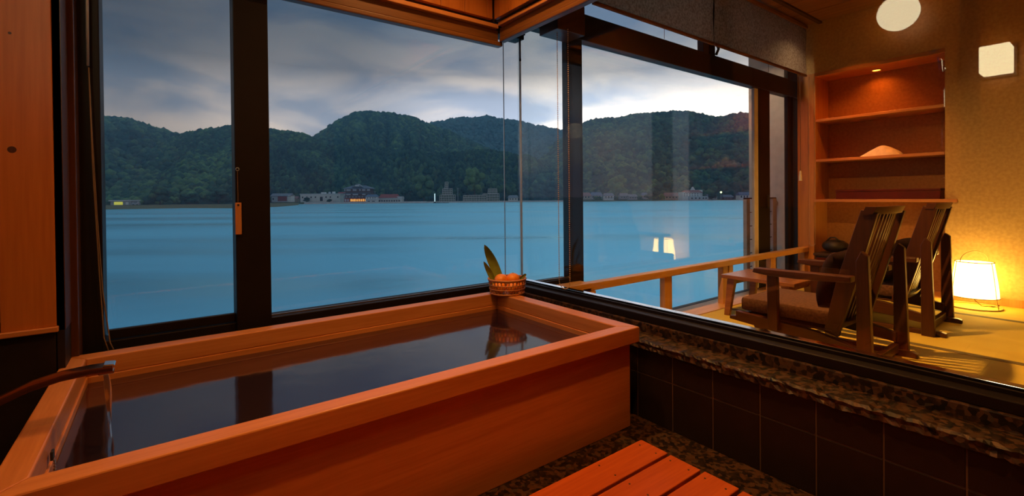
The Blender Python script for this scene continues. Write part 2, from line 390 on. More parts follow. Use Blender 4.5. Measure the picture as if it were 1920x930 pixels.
# --- cornice, upper boarded walls and ceiling of the bath
c3 = S(thing('trim_3', (.4, 2.2, .86)))
B(-.7, 1.588, 2.200, 2.245, .866, .892).build('blind_rail', MT['cornice_x'], c3, .006)
B(-.7, 1.560, 2.205, 2.300, .892, .955).build('fascia', MT['cornice_x'], c3, .003)
B(-.7, 1.545, 2.180, 2.300, .955, .978).build('crown_board', MT['hin_x'], c3, .003)
B(-.7, 1.80, 2.26, 2.34, .99, 1.06).build('soffit', MT['dark'], c3)
c4 = S(thing('trim_4', (1.58, .5, .88)))
B(1.560, 1.600, -1.3, 2.199, .886, .912).build('blind_rail', MT['cornice_y'], c4, .006)
B(1.565, 1.640, -1.3, 2.199, .912, .968).build('fascia', MT['cornice_y'], c4, .003)
B(1.540, 1.640, -1.3, 2.179, .968, .990).build('crown_board', MT['hin_y'], c4, .003)
B(1.66, 1.78, -1.3, 2.26, 1.09, 1.16).build('soffit', MT['dark'], c4)
wu = S(thing('wall_upper_back', (.4, 2.2, 1.0)))
B(-.7, 1.60, 2.215, 2.30, 1.0, 1.62).build('backing', MT['ceil_gap'], wu)
x = -.7
while x < 1.50:
    x1 = min(x + .145, 1.512); B(x + .0012, x1 - .0012, 2.19, 2.215, 1.004, 1.56).build('plank', MT['panel'], wu, .0015); x = x1
wu2 = S(thing('wall_upper_side', (1.55, .5, 1.0)))
B(1.545, 1.70, -1.3, 2.20, 1.0, 1.62).build('backing', MT['ceil_gap'], wu2)
y = 2.188
while y > -1.3:
    y1 = y - .145; B(1.520, 1.545, y1 + .0012, y - .0012, 1.004, 1.56).build('plank', MT['panel'], wu2, .0015); y = y1
cb = S(thing('ceiling', (.5, .5, 1.56)))
B(-.7, 1.70, -1.4, 2.30, 1.60, 1.66).build('ceiling_backing', MT['ceil_gap'], cb)
y = 2.19
while y > -1.3:
    y1 = y - .18; B(-.66, 1.545, y1 + .002, y - .002, 1.56, 1.60).build('ceiling_board', MT['hin_x'], cb, .002); y = y1

# --- left return wall with boards above a tiled dado, and the walls behind the eye
wl = S(thing('wall_left', (-.4, 2.1, ZB)))
B(-.75, -.262, 2.03, 2.30, ZB, 1.62).build('core', MT['grout'], wl)
for i, x1 in enumerate((-.262, -.385, -.508, -.631)):
    p = B(x1 - .1205, x1 - .0012, 2.006, 2.03, -.385, 1.56).build('plank', MT['panel'], wl, .0015)
    if i == 0:
        for (kx, kz, kr) in ((-.352, .155, .010), (-.352, .50, .004)):
            MB().lathe((kx, 2.0068, kz), [(.0005, -.0011), (kr, -.0009), (kr*1.05, .001)], 14, 'y').build('knot', MT['chair'], p)
B(-.75, -.258, 1.995, 2.03, -.402, -.385).build('dado_rail', MT['hin_x'], wl, .003)
B(-.75, -.266, 2.012, 2.03, ZB, -.402).build('dado_tile', MT['tile'], wl)
B(-.262, -.245, 2.012, 2.20, ZB, 1.0).build('return_face', MT['tile'], wl)
B(-.262, -.243, 2.012, 2.20, -.40, 1.56).build('return_board', MT['darkwood'], wl)
B(-.268, -.226, 2.135, 2.222, -.58, 1.0).build('corner_post', MT['darkwood'], wl, .003)
wl2 = S(thing('wall_left_side', (XL, .3, ZB)))
B(XL - .08, XL, -1.4, 2.03, ZB, 1.62).build('core', MT['grout'], wl2)
y = 2.0
while y > -1.3:
    y1 = y - .13; B(XL, XL + .012, y1 + .001, y - .001, -.1, 1.56).build('plank', MT['panel'], wl2); y = y1
B(XL, XL + .03, .60, .69, ZB, 1.56).build('door_post', MT['darkwood'], wl2, .003)
wr = S(thing('wall_front', (.5, -1.35, ZB)))
B(-.7, 1.74, -1.42, -1.32, ZB, 1.62).build('core', MT['grout'], wr)
B(-.58, 1.70, -1.32, -1.30, -.2, 1.56).build('boarding', MT['panel'], wr)
# --- walls and ceiling of the mat room
wf = S(thing('wall_far', (XW, .3, ZT)))
P = MT['plaster']
B(XW, 6.12, -1.6, 1.058, ZT, 1.84).build('plaster_wall', P, wf)
B(XW, 6.12, 1.058, 2.28, 1.30, 1.84).build('plaster_head', P, wf)
B(XW, 6.12, 2.116, 2.28, ZT, 1.30).build('casing', MT['casing'], wf, .003)
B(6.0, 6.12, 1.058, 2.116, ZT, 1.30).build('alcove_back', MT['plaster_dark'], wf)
B(XW - .002, 6.0, 2.100, 2.116, -.052, 1.27).build('alcove_side', MT['casing'], wf)
B(XW - .004, 6.0, 1.058, 2.116, 1.262, 1.30).build('alcove_top', MT['shelf'], wf, .002)
B(XW - .012, XW, -1.6, 1.05, ZT, ZT + .065).build('skirting', MT['casing'], wf, .003)
wr2 = S(thing('wall_rear', (3.8, -1.65, ZT)))
B(1.72, 5.95, -1.70, -1.60, ZT, 1.84).build('sliding_panels', MT['chair'], wr2)
wh = S(thing('wall_head', (1.77, .5, 1.12)))
B(1.72, 1.80, -1.6, 2.40, 1.17, 1.84).build('plaster_head', P, wh)
B(1.93, 2.165, 2.11, 2.28, 1.016, 1.20).build('beam_end', MT['darkwood'], wh, .004)
ct = S(thing('ceiling', (3.8, .3, 1.82)))
B(1.72, 5.95, -1.7, 2.40, 1.86, 1.92).build('ceiling_backing', MT['ceil_gap'], ct)
x = 1.80
while x < 5.64:
    x1 = min(x + .385, 5.65); B(x + .005, x1 - .005, -1.6, 2.36, 1.835, 1.86).build('ceiling_board', MT['ceil'], ct, .002); x = x1
for y in (-.6, .3, 1.2, 2.05):
    B(1.80, 5.65, y - .018, y + .018, 1.815, 1.835).build('ceiling_batten', MT['ceil_gap'], ct)

# ================================================================== BATH: tub, water, spout
TX0, TX1, TY0, TY1, TZ = -.262, 1.521, 1.196, 2.150, -.52
tub = thing('bathtub', ((TX0+TX1)/2, (TY0+TY1)/2, ZB), 'large rectangular cypress wood bathtub standing under the lake windows', 'bathtub')
ix0, ix1, iy0, iy1 = -.205, 1.452, 1.258, 2.086
rz = TZ - .062
MB().prism([(TX0, TY0), (TX1, TY0), (ix1, iy0), (ix0, iy0)], 'z', rz, TZ).build('rim_board', MT['hin_x'], tub, .004)
MB().prism([(TX1, TY1), (TX0, TY1), (ix0, iy1), (ix1, iy1)], 'z', rz, TZ).build('rim_board', MT['hin_x'], tub, .004)
MB().prism([(TX0, TY1), (TX0, TY0), (ix0, iy0), (ix0, iy1)], 'z', rz, TZ).build('rim_board', MT['hin_y'], tub, .004)
MB().prism([(TX1, TY0), (TX1, TY1), (ix1, iy1), (ix1, iy0)], 'z', rz, TZ).build('rim_board', MT['hin_y'], tub, .004)
e = .027
B(TX0+e, TX1-e, TY0+e, iy0+.004, ZB, rz).build('front_board', MT['hin_x'], tub, .002)
B(TX0+e, TX1-e, iy1-.004, TY1-e, ZB, rz).build('back_board', MT['hin_x'], tub, .002)
B(TX0+e, ix0+.004, iy0+.004, iy1-.004, ZB, rz).build('end_board', MT['hin_y'], tub, .002)
B(ix1-.004, TX1-e, iy0+.004, iy1-.004, ZB, rz).build('end_board', MT['hin_y'], tub, .002)
B(ix0, ix1, iy0, iy1, ZB+.004, ZB+.03).build('base_board', MT['hin_x'], tub)
def bath_water():
    m, nt, b = principled('bath_water'); L = nt.links.new
    b.inputs['Base Color'].default_value = (.018, .009, .014, 1); b.inputs['Roughness'].default_value = .08
    b.inputs['IOR'].default_value = 2.4; b.inputs['Specular IOR Level'].default_value = .8
    tc = NN(nt, 'ShaderNodeTexCoord'); n = NN(nt, 'ShaderNodeTexNoise'); n.inputs['Scale'].default_value = 7; n.inputs['Detail'].default_value = 2
    L(tc.outputs['Object'], n.inputs['Vector'])
    bp = NN(nt, 'ShaderNodeBump'); bp.inputs['Strength'].default_value = .10; bp.inputs['Distance'].default_value = .01; L(n.outputs[0], bp.inputs['Height']); L(bp.outputs[0], b.inputs['Normal'])
    return m
WZ = -.602
B(ix0+.0055, ix1-.0055, iy0+.0055, iy1-.0055, ZB+.031, WZ).build('bath_water', bath_water())
tag(bpy.data.objects['bath_water'], 'still dark hot water filling the wooden bathtub', 'water')

SPX, SPY = -.108, 1.50
sp = thing('water_spout', (-.30, SPY, -.52), 'slender copper water spout reaching over the left rim of the bathtub', 'faucet')
pts = [(-.40, -.490), (-.34, -.462), (-.29, -.437), (-.24, -.416), (-.19, -.405), (-.14, -.402), (-.098, -.404)]
w, h = .021, .0075
m = MB(); rows = []
for (px_, pz) in pts:
    rows.append([(px_, SPY-w, pz-h), (px_, SPY+w, pz-h), (px_, SPY+w, pz+h), (px_, SPY-w, pz+h), (px_, SPY-w, pz-h)])
m.grid(rows); m.add(rows[0][:4], [(0,1,2,3)]); m.add(rows[-1][:4], [(3,2,1,0)])
m.build('spout_channel', MT['copper'], sp, .003, 'auto')
MB().hexa([(-.116, SPY-.019, -.3945), (-.094, SPY-.019, -.3965), (-.094, SPY+.019, -.3965), (-.116, SPY+.019, -.3945), (-.114, SPY-.017, -.3915), (-.096, SPY-.017, -.3935), (-.096, SPY+.017, -.3935), (-.114, SPY+.017, -.3915)]).build('tip_plate', MT['chrome'], sp)
B(-.125, -.096, SPY-.014, SPY+.014, -.417, -.410).build('outlet_lip', MT['copper'], sp, .002)
MB().tube([(-.40, SPY, -.49), (-.42, SPY, -.53), (-.425, SPY, -.60), (-.425, SPY, -.918)], .022, 12).build('riser_pipe', MT['copper'], sp, 0, True)
MB().tube([(-.37, SPY-.03, -.487), (-.33, SPY-.055, -.480), (-.315, SPY-.06, -.484)], [.006, .006, .008], 8).build('lever', MT['copper'], sp, 0, True)
def stream():
    rows = []
    for i in range(14):
        t = i/13; z = -.4175 + t*(WZ + .4175); ww = .012*(1 - .35*t) + .003*math.sin(t*9); dd = .005 + .002*math.sin(t*7)
        rows.append([(SPX-.004+.012*math.sqrt(t)*.6 + dd*math.cos(a), SPY + ww*math.sin(a), z) for a in [2*math.pi*k/12 for k in range(13)]])
    return MB().grid(rows)
def water_clear():
    m, nt, b = principled('falling_water'); b.inputs['Base Color'].default_value = (.9, .93, .95, 1); b.inputs['Roughness'].default_value = .12
    b.inputs['Transmission Weight'].default_value = 1; b.inputs['IOR'].default_value = 1.33; return m
tag(stream().build('water_stream', water_clear(), smooth=True), 'thin stream of water falling from the spout into the bath', 'water')
MB().tube([(-.30, 1.32, ZB + .0), (-.30, 1.32, ZB + .012)], .06, 20).build('floor_drain', MT['steel'], None, 0, 'auto')
tag(bpy.data.objects['floor_drain'], 'round steel floor drain cover left of the bathtub', 'drain')
# plug chain on the inner left end of the tub
pc = thing('plug_chain', (-.198, 1.43, -.60), 'small bead plug chain hooked on the inner left end of the bathtub', 'chain')
B(-.2005, -.195, 1.42, 1.44, -.566, -.546).build('hook', MT['black'], pc, .002)
m = MB()
for i in range(10): m.ball((-.1945, 1.43 + .002*math.sin(i), -.570 - i*.0062), .0028, 6, 4)
m.build('beads', MT['steel'], pc)

# ------------------------------------------------------------------ slatted deck on the bath floor
dk = thing('duckboard', (.6, .5, ZB), 'slatted cypress duckboard on the stone floor in front of the bathtub', 'duckboard')
y = 1.094; k = 0
while y > -1.0:
    o = B(-.30, 1.396 - .003*(k % 2), y - .113, y, ZB + .012, -.89).build('slat', MT['deck'], dk, .003)
    for xx in (1.36, 1.15, .6):
        for dy in (.022, .09):
            MB().lathe((xx, y - dy, -.8905), [(.0032, 0), (.0032, .0012)], 8).build('nail_head', MT['black'], o)
    y -= .1255; k += 1
for xx in (-.2, .55, 1.28): B(xx - .03, xx + .03, -.98, 1.08, ZB, ZB + .0115).build('bearer', MT['deck'], dk)

# ------------------------------------------------------------------ fruit basket on the tub corner
BX, BY = 1.500, 2.060; BZ = TZ
bk = thing('fruit_basket', (BX, BY, BZ), 'round openwork bamboo basket of mandarins on the corner of the bathtub rim', 'basket')
m = MB(); m.lathe((BX, BY, BZ), [(.001, .0), (.088, .0), (.090, .004), (.001, .006)], 36, cap=False); m.build('base', MT['bamboo'], bk)
for (z, R, r) in ((.006, .091, .0045), (.030, .096, .003), (.052, .099, .003), (.080, .1015, .005), (.074, .1005, .0035)):
    MB().ring((BX, BY, BZ + z), R, r, 48, 6).build('hoop', MT['bamboo'], bk, 0, True)
m = MB(); N = 30
for i in range(N):
    for sgn in (1, -1):
        m.tube([(BX + (.091 + .010*t)*math.cos(2*math.pi*(i + sgn*1.3*t)/N), BY + (.091 + .010*t)*math.sin(2*math.pi*(i + sgn*1.3*t)/N), BZ + .005 + .075*t) for t in (0, .5, 1)], .0022, 4)
tag(m.build('weave', MT['bamboo'], bk), kind='stuff')
frs = [(-.040, -.040, .035, 0, 'mandarin low at the left front of the basket'), (.030, -.045, .035, 0, 'mandarin low at the right front of the basket'), (.055, .015, .033, 0, 'mandarin low at the right side of the basket'),
       (-.058, .025, .030, 0, 'mandarin low at the left side of the basket'), (-.032, -.010, .037, .036, 'mandarin heaped up at the left, under the leaves'), (.032, .004, .037, .038, 'mandarin heaped up in the middle of the basket')]
for (dx, dy, r, up_, lb) in frs:
    # dx along the view's right, dy away from the eye
    px_, py_ = BX + dx*_r.x + dy*FH.x, BY + dx*_r.y + dy*FH.y
    t = thing('mandarin', (px_, py_, BZ + .0065 + up_), lb, 'fruit', 'mandarins in the basket')
    zz = BZ + .0065 + r*.86 + up_
    MB().ball((px_, py_, zz), r, 20, 12, (1, 1, .86)).build('skin', MT['orange'], t, 0, True)
    MB().lathe((px_, py_, zz + r*.80), [(.0055, 0), (.005, .003), (.0005, .0045)], 8).build('stalk_end', MT['leaf'], t)
def leaf(name, base, tip, wid, lb, bend=.02, stubby=False):
    base = Vector(base); tip = Vector(tip); d = tip - base; n = 12; rows = []
    side = d.cross(FH).normalized(); out = side.cross(d).normalized()
    for i in range(n + 1):
        t = i/n; ww = wid*((1 - t)**.75*(.55 + 1.2*t) if not stubby else (1 - t*.25)*(1 if t < .97 else .5))
        c = base + d*t + out*bend*math.sin(math.pi*t)
        rows.append([c - side*ww, c - side*ww*.5 + out*ww*.22, c + out*ww*.38, c + side*ww*.5 + out*ww*.22, c + side*ww])
    m = MB().grid(rows); nb = len(m.v)
    m.add([(v[0] - out.x*.0012, v[1] - out.y*.0012, v[2] - out.z*.0012) for v in m.v], [f[::-1] for f in m.f])
    return tag(m.build(name, MT['leaf'], smooth=True), lb, 'leaf', 'leaves in the fruit basket')
def bp_(dx, dy, dz): return (BX + dx*_r.x + dy*FH.x, BY + dx*_r.y + dy*FH.y, BZ + dz)
leaf('long_leaf', bp_(-.040, .02, .072), bp_(-.122, .0, .265), .037, 'tallest green leaf standing up from the fruit basket')
leaf('long_leaf', bp_(-.067, .01, .050), bp_(-.126, -.01, .175), .021, 'shorter green leaf left of the tallest leaf in the basket', .012)
leaf('leaf_stem', bp_(.055, .0, .060), bp_(.103, .0, .102), .009, 'dark cut leaf sticking out of the right side of the basket', .004, True)

# ------------------------------------------------------------------ cords, chains, tag and wand on the bath windows

t = thing('blind_wand', (-.196, 2.19, .47), 'slim pale blind wand hanging at the top of the left window jamb', 'blind wand')
MB().tube([(-.195, 2.19, .90), (-.197, 2.19, .47)], .0045, 8).build('wand', MT['seal'], t, 0, True)
t = thing('window_blind_pull', (-.165, 2.19, -.56), 'thin brown blind pull cord dangling down the left window jamb', 'cord')
MB().tube([(-.195, 2.192, .465), (-.19, 2.192, .25), (-.180, 2.19, -.05), (-.168, 2.19, -.32), (-.150, 2.18, -.50), (-.135, 2.17, -.54)], .0022, 6).build('cord', MT['cord'], t, 0, True)
MB().tube([(-.195, 2.192, .465), (-.188, 2.186, .1), (-.176, 2.185, -.25), (-.166, 2.18, -.48), (-.150, 2.165, -.54)], .0022, 6).build('cord', MT['cord'], t, 0, True)
t = thing('wooden_tag', (.254, 2.225, -.14), 'small orange wooden key tag hanging on the dark window mullion', 'tag')
MB().hexa([(.243, 2.219, -.143), (.266, 2.219, -.143), (.266, 2.226, -.143), (.243, 2.226, -.143), (.243, 2.219, -.012), (.266, 2.219, -.012), (.266, 2.226, -.012), (.243, 2.226, -.012)]).build('plate', MT['tagwood'], t, .002)
MB().lathe((.2545, 2.2185, -.022), [(.0045, -.0008), (.0045, .001)], 12, 'y').build('eyelet', MT['black'], t)
MB().tube([(.2545, 2.2225, -.012), (.2545, 2.2285, .12)], .0012, 6).build('string', MT['cord'], t)
MB().ring((.2545, 2.2295, .126), .006, .0016, 14, 6, 'y').build('hook_ring', MT['steel'], t, 0, True)
t = thing('blind_pull', (1.758, 2.24, .86), 'short dark cord clip at the top of the glass corner', 'cord clip')
MB().tube([(1.748, 2.245, 1.0), (1.748, 2.245, .835)], .004, 8).build('cord', MT['dark'], t, 0, True)
MB().tube([(1.748, 2.245, .835), (1.748, 2.245, .82)], .006, 8).build('clip', MT['dark'], t, 0, True)
def bead_loop(name, top, bot, dirv, lb, rb=.0032, step=.011):
    t = thing(name, (top[0], top[1], bot), lb, 'bead chain')
    pts = []; dv = Vector(dirv); Wd = dv.length; n = 14
    a = Vector(top); z = a.z
    while z > bot + Wd/2: pts.append((a.x, a.y, z)); z -= step
    for i in range(n + 1):
        q = math.pi*i/n; pts.append((a.x + dv.x*(.5 - .5*math.cos(q)), a.y + dv.y*(.5 - .5*math.cos(q)), bot + Wd/2 - Wd/2*math.sin(q)))
    z = bot + Wd/2
    while z < a.z: pts.append((a.x + dv.x, a.y + dv.y, z)); z += step
    m = MB()
    for p in pts: m.ball(p, rb, 6, 4)
    m.build('beads', MT['bead'], t); MB().tube(pts[::3], rb*.35, 4).build('thread', MT['cord'], t)
bead_loop('bead_chain', (1.712, 1.875, .88), -.49, (.0, -.083, 0), 'long bead chain loop hanging beside the corner post over the basket')
t = thing('pull_cord', (5.445, 2.17, .14), 'thin blind cord with a pale tassel hanging by the window jamb', 'cord')
MB().tube([(5.445, 2.17, 1.268), (5.445, 2.17, .24)], .003, 6).build('cord', MT['cord'], t)
MB().lathe((5.445, 2.17, .145), [(.016, 0), (.014, .05), (.009, .10), (.003, .105)], 10).build('tassel', MT['white'], t, 0, 'auto')
bead_loop('bead_chain', (5.590, 2.14, 1.26), -.55, (.0, -.055, 0), 'long pale bead chain loop hanging in front of the shelf alcove casing', .004, .014)

# ------------------------------------------------------------------ lamps and shower of the bath (seen in the glass)
def globe():
    g = thing('globe_lamp', (XL + .12, .97, 1.06), 'round white globe wall lamp mirrored in the top right of the side glass', 'lamp')
    MB().ball((XL + .14, .975, 1.205), .115, 28, 16).build('globe', emit('globe_glow', (1.0, .80, .48), 11), g, 0, True)
    MB().tube([(XL + .012, .975, 1.205), (XL + .035, .975, 1.205)], .07, 20).build('wall_plate', MT['brass'], g, 0, 'auto')
globe()
def box_lamp():
    g = thing('box_lamp', (XL + .09, .53, .70), 'square paper wall lamp mirrored beside a dark post in the side glass', 'lamp')
    B(XL + .03, XL + .17, .455, .585, .71, .87).build('paper_shade', emit('box_lamp_glow', (1.0, .78, .42), 14), g, .006)
    B(XL + .012, XL + .03, .44, .60, .695, .885).build('back_plate', MT['darkwood'], g, .003)
box_lamp()
sh = thing('shower_set', (XL + .05, .77, .0), 'chrome shower bar with hand shower mirrored faintly in the side glass', 'shower')
MB().tube([(XL + .06, .765, .05), (XL + .06, .765, .84)], .011, 10).build('bar', MT['chrome'], sh, 0, True)
for z in (.09, .80): MB().tube([(XL + .012, .765, z), (XL + .07, .765, z)], .014, 10).build('bracket', MT['chrome'], sh, 0, True)
MB().tube([(XL + .09, .765, .66), (XL + .11, .77, .84), (XL + .15, .775, .90)], [.012, .014, .016], 10).build('hand_shower', MT['chrome'], sh, 0, True)
MB().lathe((XL + .16, .777, .875), [(.018, .03), (.045, .01), (.045, 0), (.002, 0)], 18).build('shower_head', MT['black'], sh, 0, 'auto')
def downlight(loc, power, r=.04, lb='', spread=120, color=WARM, aim=(0,0,-1), glow=6):
    d = thing('downlight', loc, lb, 'ceiling light')
    MB().ring((loc[0], loc[1], loc[2] - .003), r + .006, .006, 28, 6).build('trim_ring', MT['white'], d, 0, True)
    MB().lathe((loc[0], loc[1], loc[2] - .004), [(.0005, 0), (r, 0), (r, .003)], 24).build('lens', emit('downlight_glow', color, glow), d)
    disc_light('downlight_beam', (loc[0], loc[1], loc[2] - .012), r, power, aim, color, d, spread)
    return d
downlight((.75, .62, 1.56), 13, lb='unseen fill downlight added in the boarded bath ceiling over the duckboard')  # added lamp out of view, brightens the deck and tub front
downlight((.10, 1.30, 1.56), 2, lb='unseen fill downlight added in the bath ceiling over the spout')  # added lamp out of view, weak fill over the spout end
downlight((1.05, 1.60, 1.56), 10, color=(1, .48, .15), lb='unseen fill downlight added in the bath ceiling over the bathtub')  # added lamp out of view, yellower light for the upward faces
downlight((2.70, 1.62, 1.812), 52, .045, color=(1, .48, .11), aim=(.40, -.38, -1), lb='recessed downlight in the mat room ceiling near the lake window', spread=105)
downlight((5.05, -.45, 1.812), 6, .045, color=(1, .46, .09), lb='recessed downlight in the mat room ceiling behind the chairs', spread=82)
downlight((4.82, 1.72, 1.812), 4.5, .035, lb='recessed downlight in the mat room ceiling turned to the shelf alcove', spread=60, color=(1, .28, .035), aim=(.86, 0, -1.45))
downlight((5.86, 1.62, 1.262), 1.0, .033, lb='small recessed downlight in the top of the shelf alcove', spread=140, glow=14, color=(1, .24, .02))

# ================================================================== MAT ROOM
# handrail along the lake window
hr = thing('window_handrail', (3.9, 2.2, ZT), 'low light wood handrail on posts along the lake window', 'handrail')
RZ1, RZ0 = -.572, -.622
B(2.26, 5.645, 2.165, 2.235, RZ0, RZ1).build('top_rail', MT['rail'], hr, .005)
for (x0, x1) in ((3.075, 3.165), (3.905, 3.985), (4.005, 4.075), (4.79, 4.89), (5.555, 5.645)):
    B(x0, x1, 2.175, 2.225, ZT + .004, RZ0).build('post', MT['railz'], hr, .004)
B(2.20, 2.30, 2.16, 2.24, ZT + .004, RZ0 + .0).build('end_post', MT['railz'], hr, .004)
wb2 = thing('window_bench', (2.0, 2.2, ZT), 'small boxed wooden sill at the left end of the handrail', 'window sill')
B(1.81, 2.255, 2.15, 2.262, -.602, -.566).build('sill_board', MT['rail'], wb2, .004)
B(1.82, 2.195, 2.17, 2.26, ZT + .004, -.602).build('front_panel', MT['rail'], wb2, .003)

# roman blinds under the ceiling
def blind_cloth():
    m = bpy.data.materials.new('blind_cloth'); m.use_nodes = True; nt = m.node_tree; b = nt.nodes['Principled BSDF']; L = nt.links.new
    tc = NN(nt, 'ShaderNodeTexCoord'); n = NN(nt, 'ShaderNodeTexNoise'); n.inputs['Scale'].default_value = 55; n.inputs['Detail'].default_value = 4; L(tc.outputs['Object'], n.inputs['Vector'])
    c = ramp_n(nt, n.outputs[0], [(.36, (.26, .18, .11)), (.64, (.46, .35, .24))])
    L(c, b.inputs['Base Color']); b.inputs['Roughness'].default_value = .9
    tr = NN(nt, 'ShaderNodeBsdfTranslucent'); L(c, tr.inputs[0])
    mx = NN(nt, 'ShaderNodeMixShader'); mx.inputs[0].default_value = .6; L(b.outputs[0], mx.inputs[1]); L(tr.outputs[0], mx.inputs[2])
    L(mx.outputs[0], nt.nodes['Material Output'].inputs[0]); return m
BC = blind_cloth()
for (x0, x1, lb) in ((2.30, 3.762, 'drawn up translucent roman blind beside the corner post'), (3.778, 5.60, 'drawn up translucent roman blind nearest the shelf alcove')):
    t = thing('roman_blind', ((x0+x1)/2, 2.175, 1.27), lb, 'blind', 'roman blinds over the lake window')
    rows = []
    for j, z in enumerate(np.linspace(1.29, 1.81, 9)):
        rows.append([(x0 + (x1-x0)*i/10, 2.170 + .004*math.sin(i*1.7 + j), z) for i in range(11)])
    m = MB().grid(rows); m.build('cloth', BC, t, 0, True)
    B(x0, x1, 2.160, 2.180, 1.268, 1.292).build('bottom_bar', MT['cornice_x'], t, .004)
    B(x0, x1, 2.150, 2.20, 1.78, 1.8125).build('head_rail', MT['cornice_x'], t, .003)
    MB().tube([(x0 + (x1-x0)*.55, 2.19, 1.78), (x0 + (x1-x0)*.55, 2.188, 1.20)], .002, 5).build('draw_cord', MT['cord'], t)

# shelves in the alcove
for (zt, lb) in ((.802, 'uppermost wooden shelf board of the wall alcove'), (.374, 'middle wooden shelf board of the wall alcove carrying a folded cloth')):
    tag(B(XW - .004, 5.998, 1.06, 2.098, zt - .028, zt).build('shelf_board', MT['shelf'], None, .003), lb, 'shelf', 'alcove shelves')
tag(B(XW - .025, 5.998, .975, 2.116, -.082, -.054).build('shelf_board', MT['shelf'], None, .003), 'long lowest shelf board of the alcove carrying a dark red box', 'shelf', 'alcove shelves')
t = thing('folded_cloth', (5.755, 1.55, .374), 'pale folded cloth arched like a small tent on the middle shelf', 'cloth')
rows = []
for i in range(15):
    u = i/14; yy = 1.70 - .31*u
    H = .003 + .088*(math.sin(math.pi*min(1, max(0, (u-.02)/.96)))**.55)*(1 - .12*math.sin(9*u))
    if u < .03 or u > .97: H = .004
    rows.append([(5.662 + .008*math.sin(7*u) - (.02 if 0 < i < 14 else 0)*0, yy, .3755 + .004), (5.695, yy, .3755 + H*.72), (5.725, yy - .006, .3755 + H), (5.765, yy - .010, .3755 + H*.97), (5.80, yy - .006, .3755 + H*.66), (5.83, yy, .3755 + .004)])
m = MB().grid(rows)
m.build('drape', MT['paper'], t, 0, True)
m = MB(); m.grid([[r[0] for r in rows], [(r[0][0] - .006, r[0][1], .3752) for r in rows]]); m.build('hem', MT['paper'], t)
t = thing('lacquer_box', (5.77, 1.52, -.054), 'long flat dark red lacquer box on the lowest shelf', 'box')
B(5.70, 5.85, 1.10, 1.93, -.054, .022).build('body', MT['redbox'], t, .004)
B(5.697, 5.853, 1.097, 1.933, .0225, .045).build('lid', MT['redbox'], t, .005)

# paper floor lantern
LX, LY = 5.41, .832
ln = thing('floor_lantern', (LX, LY, ZT), 'glowing white paper lantern with wire hoop handle on the mats by the wall', 'lantern')
def shade():
    rows = []
    for (r, z) in ((.148, .092), (.146, .14), (.138, .22), (.127, .30), (.117, .376)):
        rows.append([(LX + r*math.cos(2*math.pi*i/40), LY + r*math.sin(2*math.pi*i/40), ZT + z) for i in range(41)])
    return MB().grid(rows)
shade().build('paper_shade', emit('lantern_glow', (1.0, .56, .11), 16), ln, 0, True)
for (R, z, r) in ((.152, .090, .004), (.119, .378, .004), (.166, .006, .0055)):
    MB().ring((LX, LY, ZT + z), R, r, 44, 6).build('hoop', MT['wire'], ln, 0, True)
for a in (.0, 2.09, 4.19):
    a += 2.2
    MB().tube([(LX + R*math.cos(a), LY + R*math.sin(a), ZT + z) for (R, z) in ((.166, .008), (.152, .09), (.134, .27), (.119, .378))], .0028, 6).build('rib', MT['wire'], ln, 0, True)
a0 = math.atan2(_r.y, _r.x)
MB().tube([(LX + .119*math.cos(q)*math.cos(a0), LY + .119*math.cos(q)*math.sin(a0), ZT + .378 + .088*math.sin(q)) for q in [math.pi*i/20 for i in range(21)]], .003, 6).build('handle', MT['wire'], ln, 0, True)
MB().tube([(LX, LY, ZT + .20), (LX, LY, ZT + .06), (LX + .02, LY - .04, ZT + .012), (LX + .10, LY - .10, ZT + .004), (LX + .20, LY - .12, ZT + .004)], .003, 6).build('power_cord', MT['dark'], ln, 0, True)
MB().ball((LX, LY, ZT + .24), .035, 14, 8).build('bulb', emit('bulb_glow', (1, .7, .3), 12), ln, 0, True)

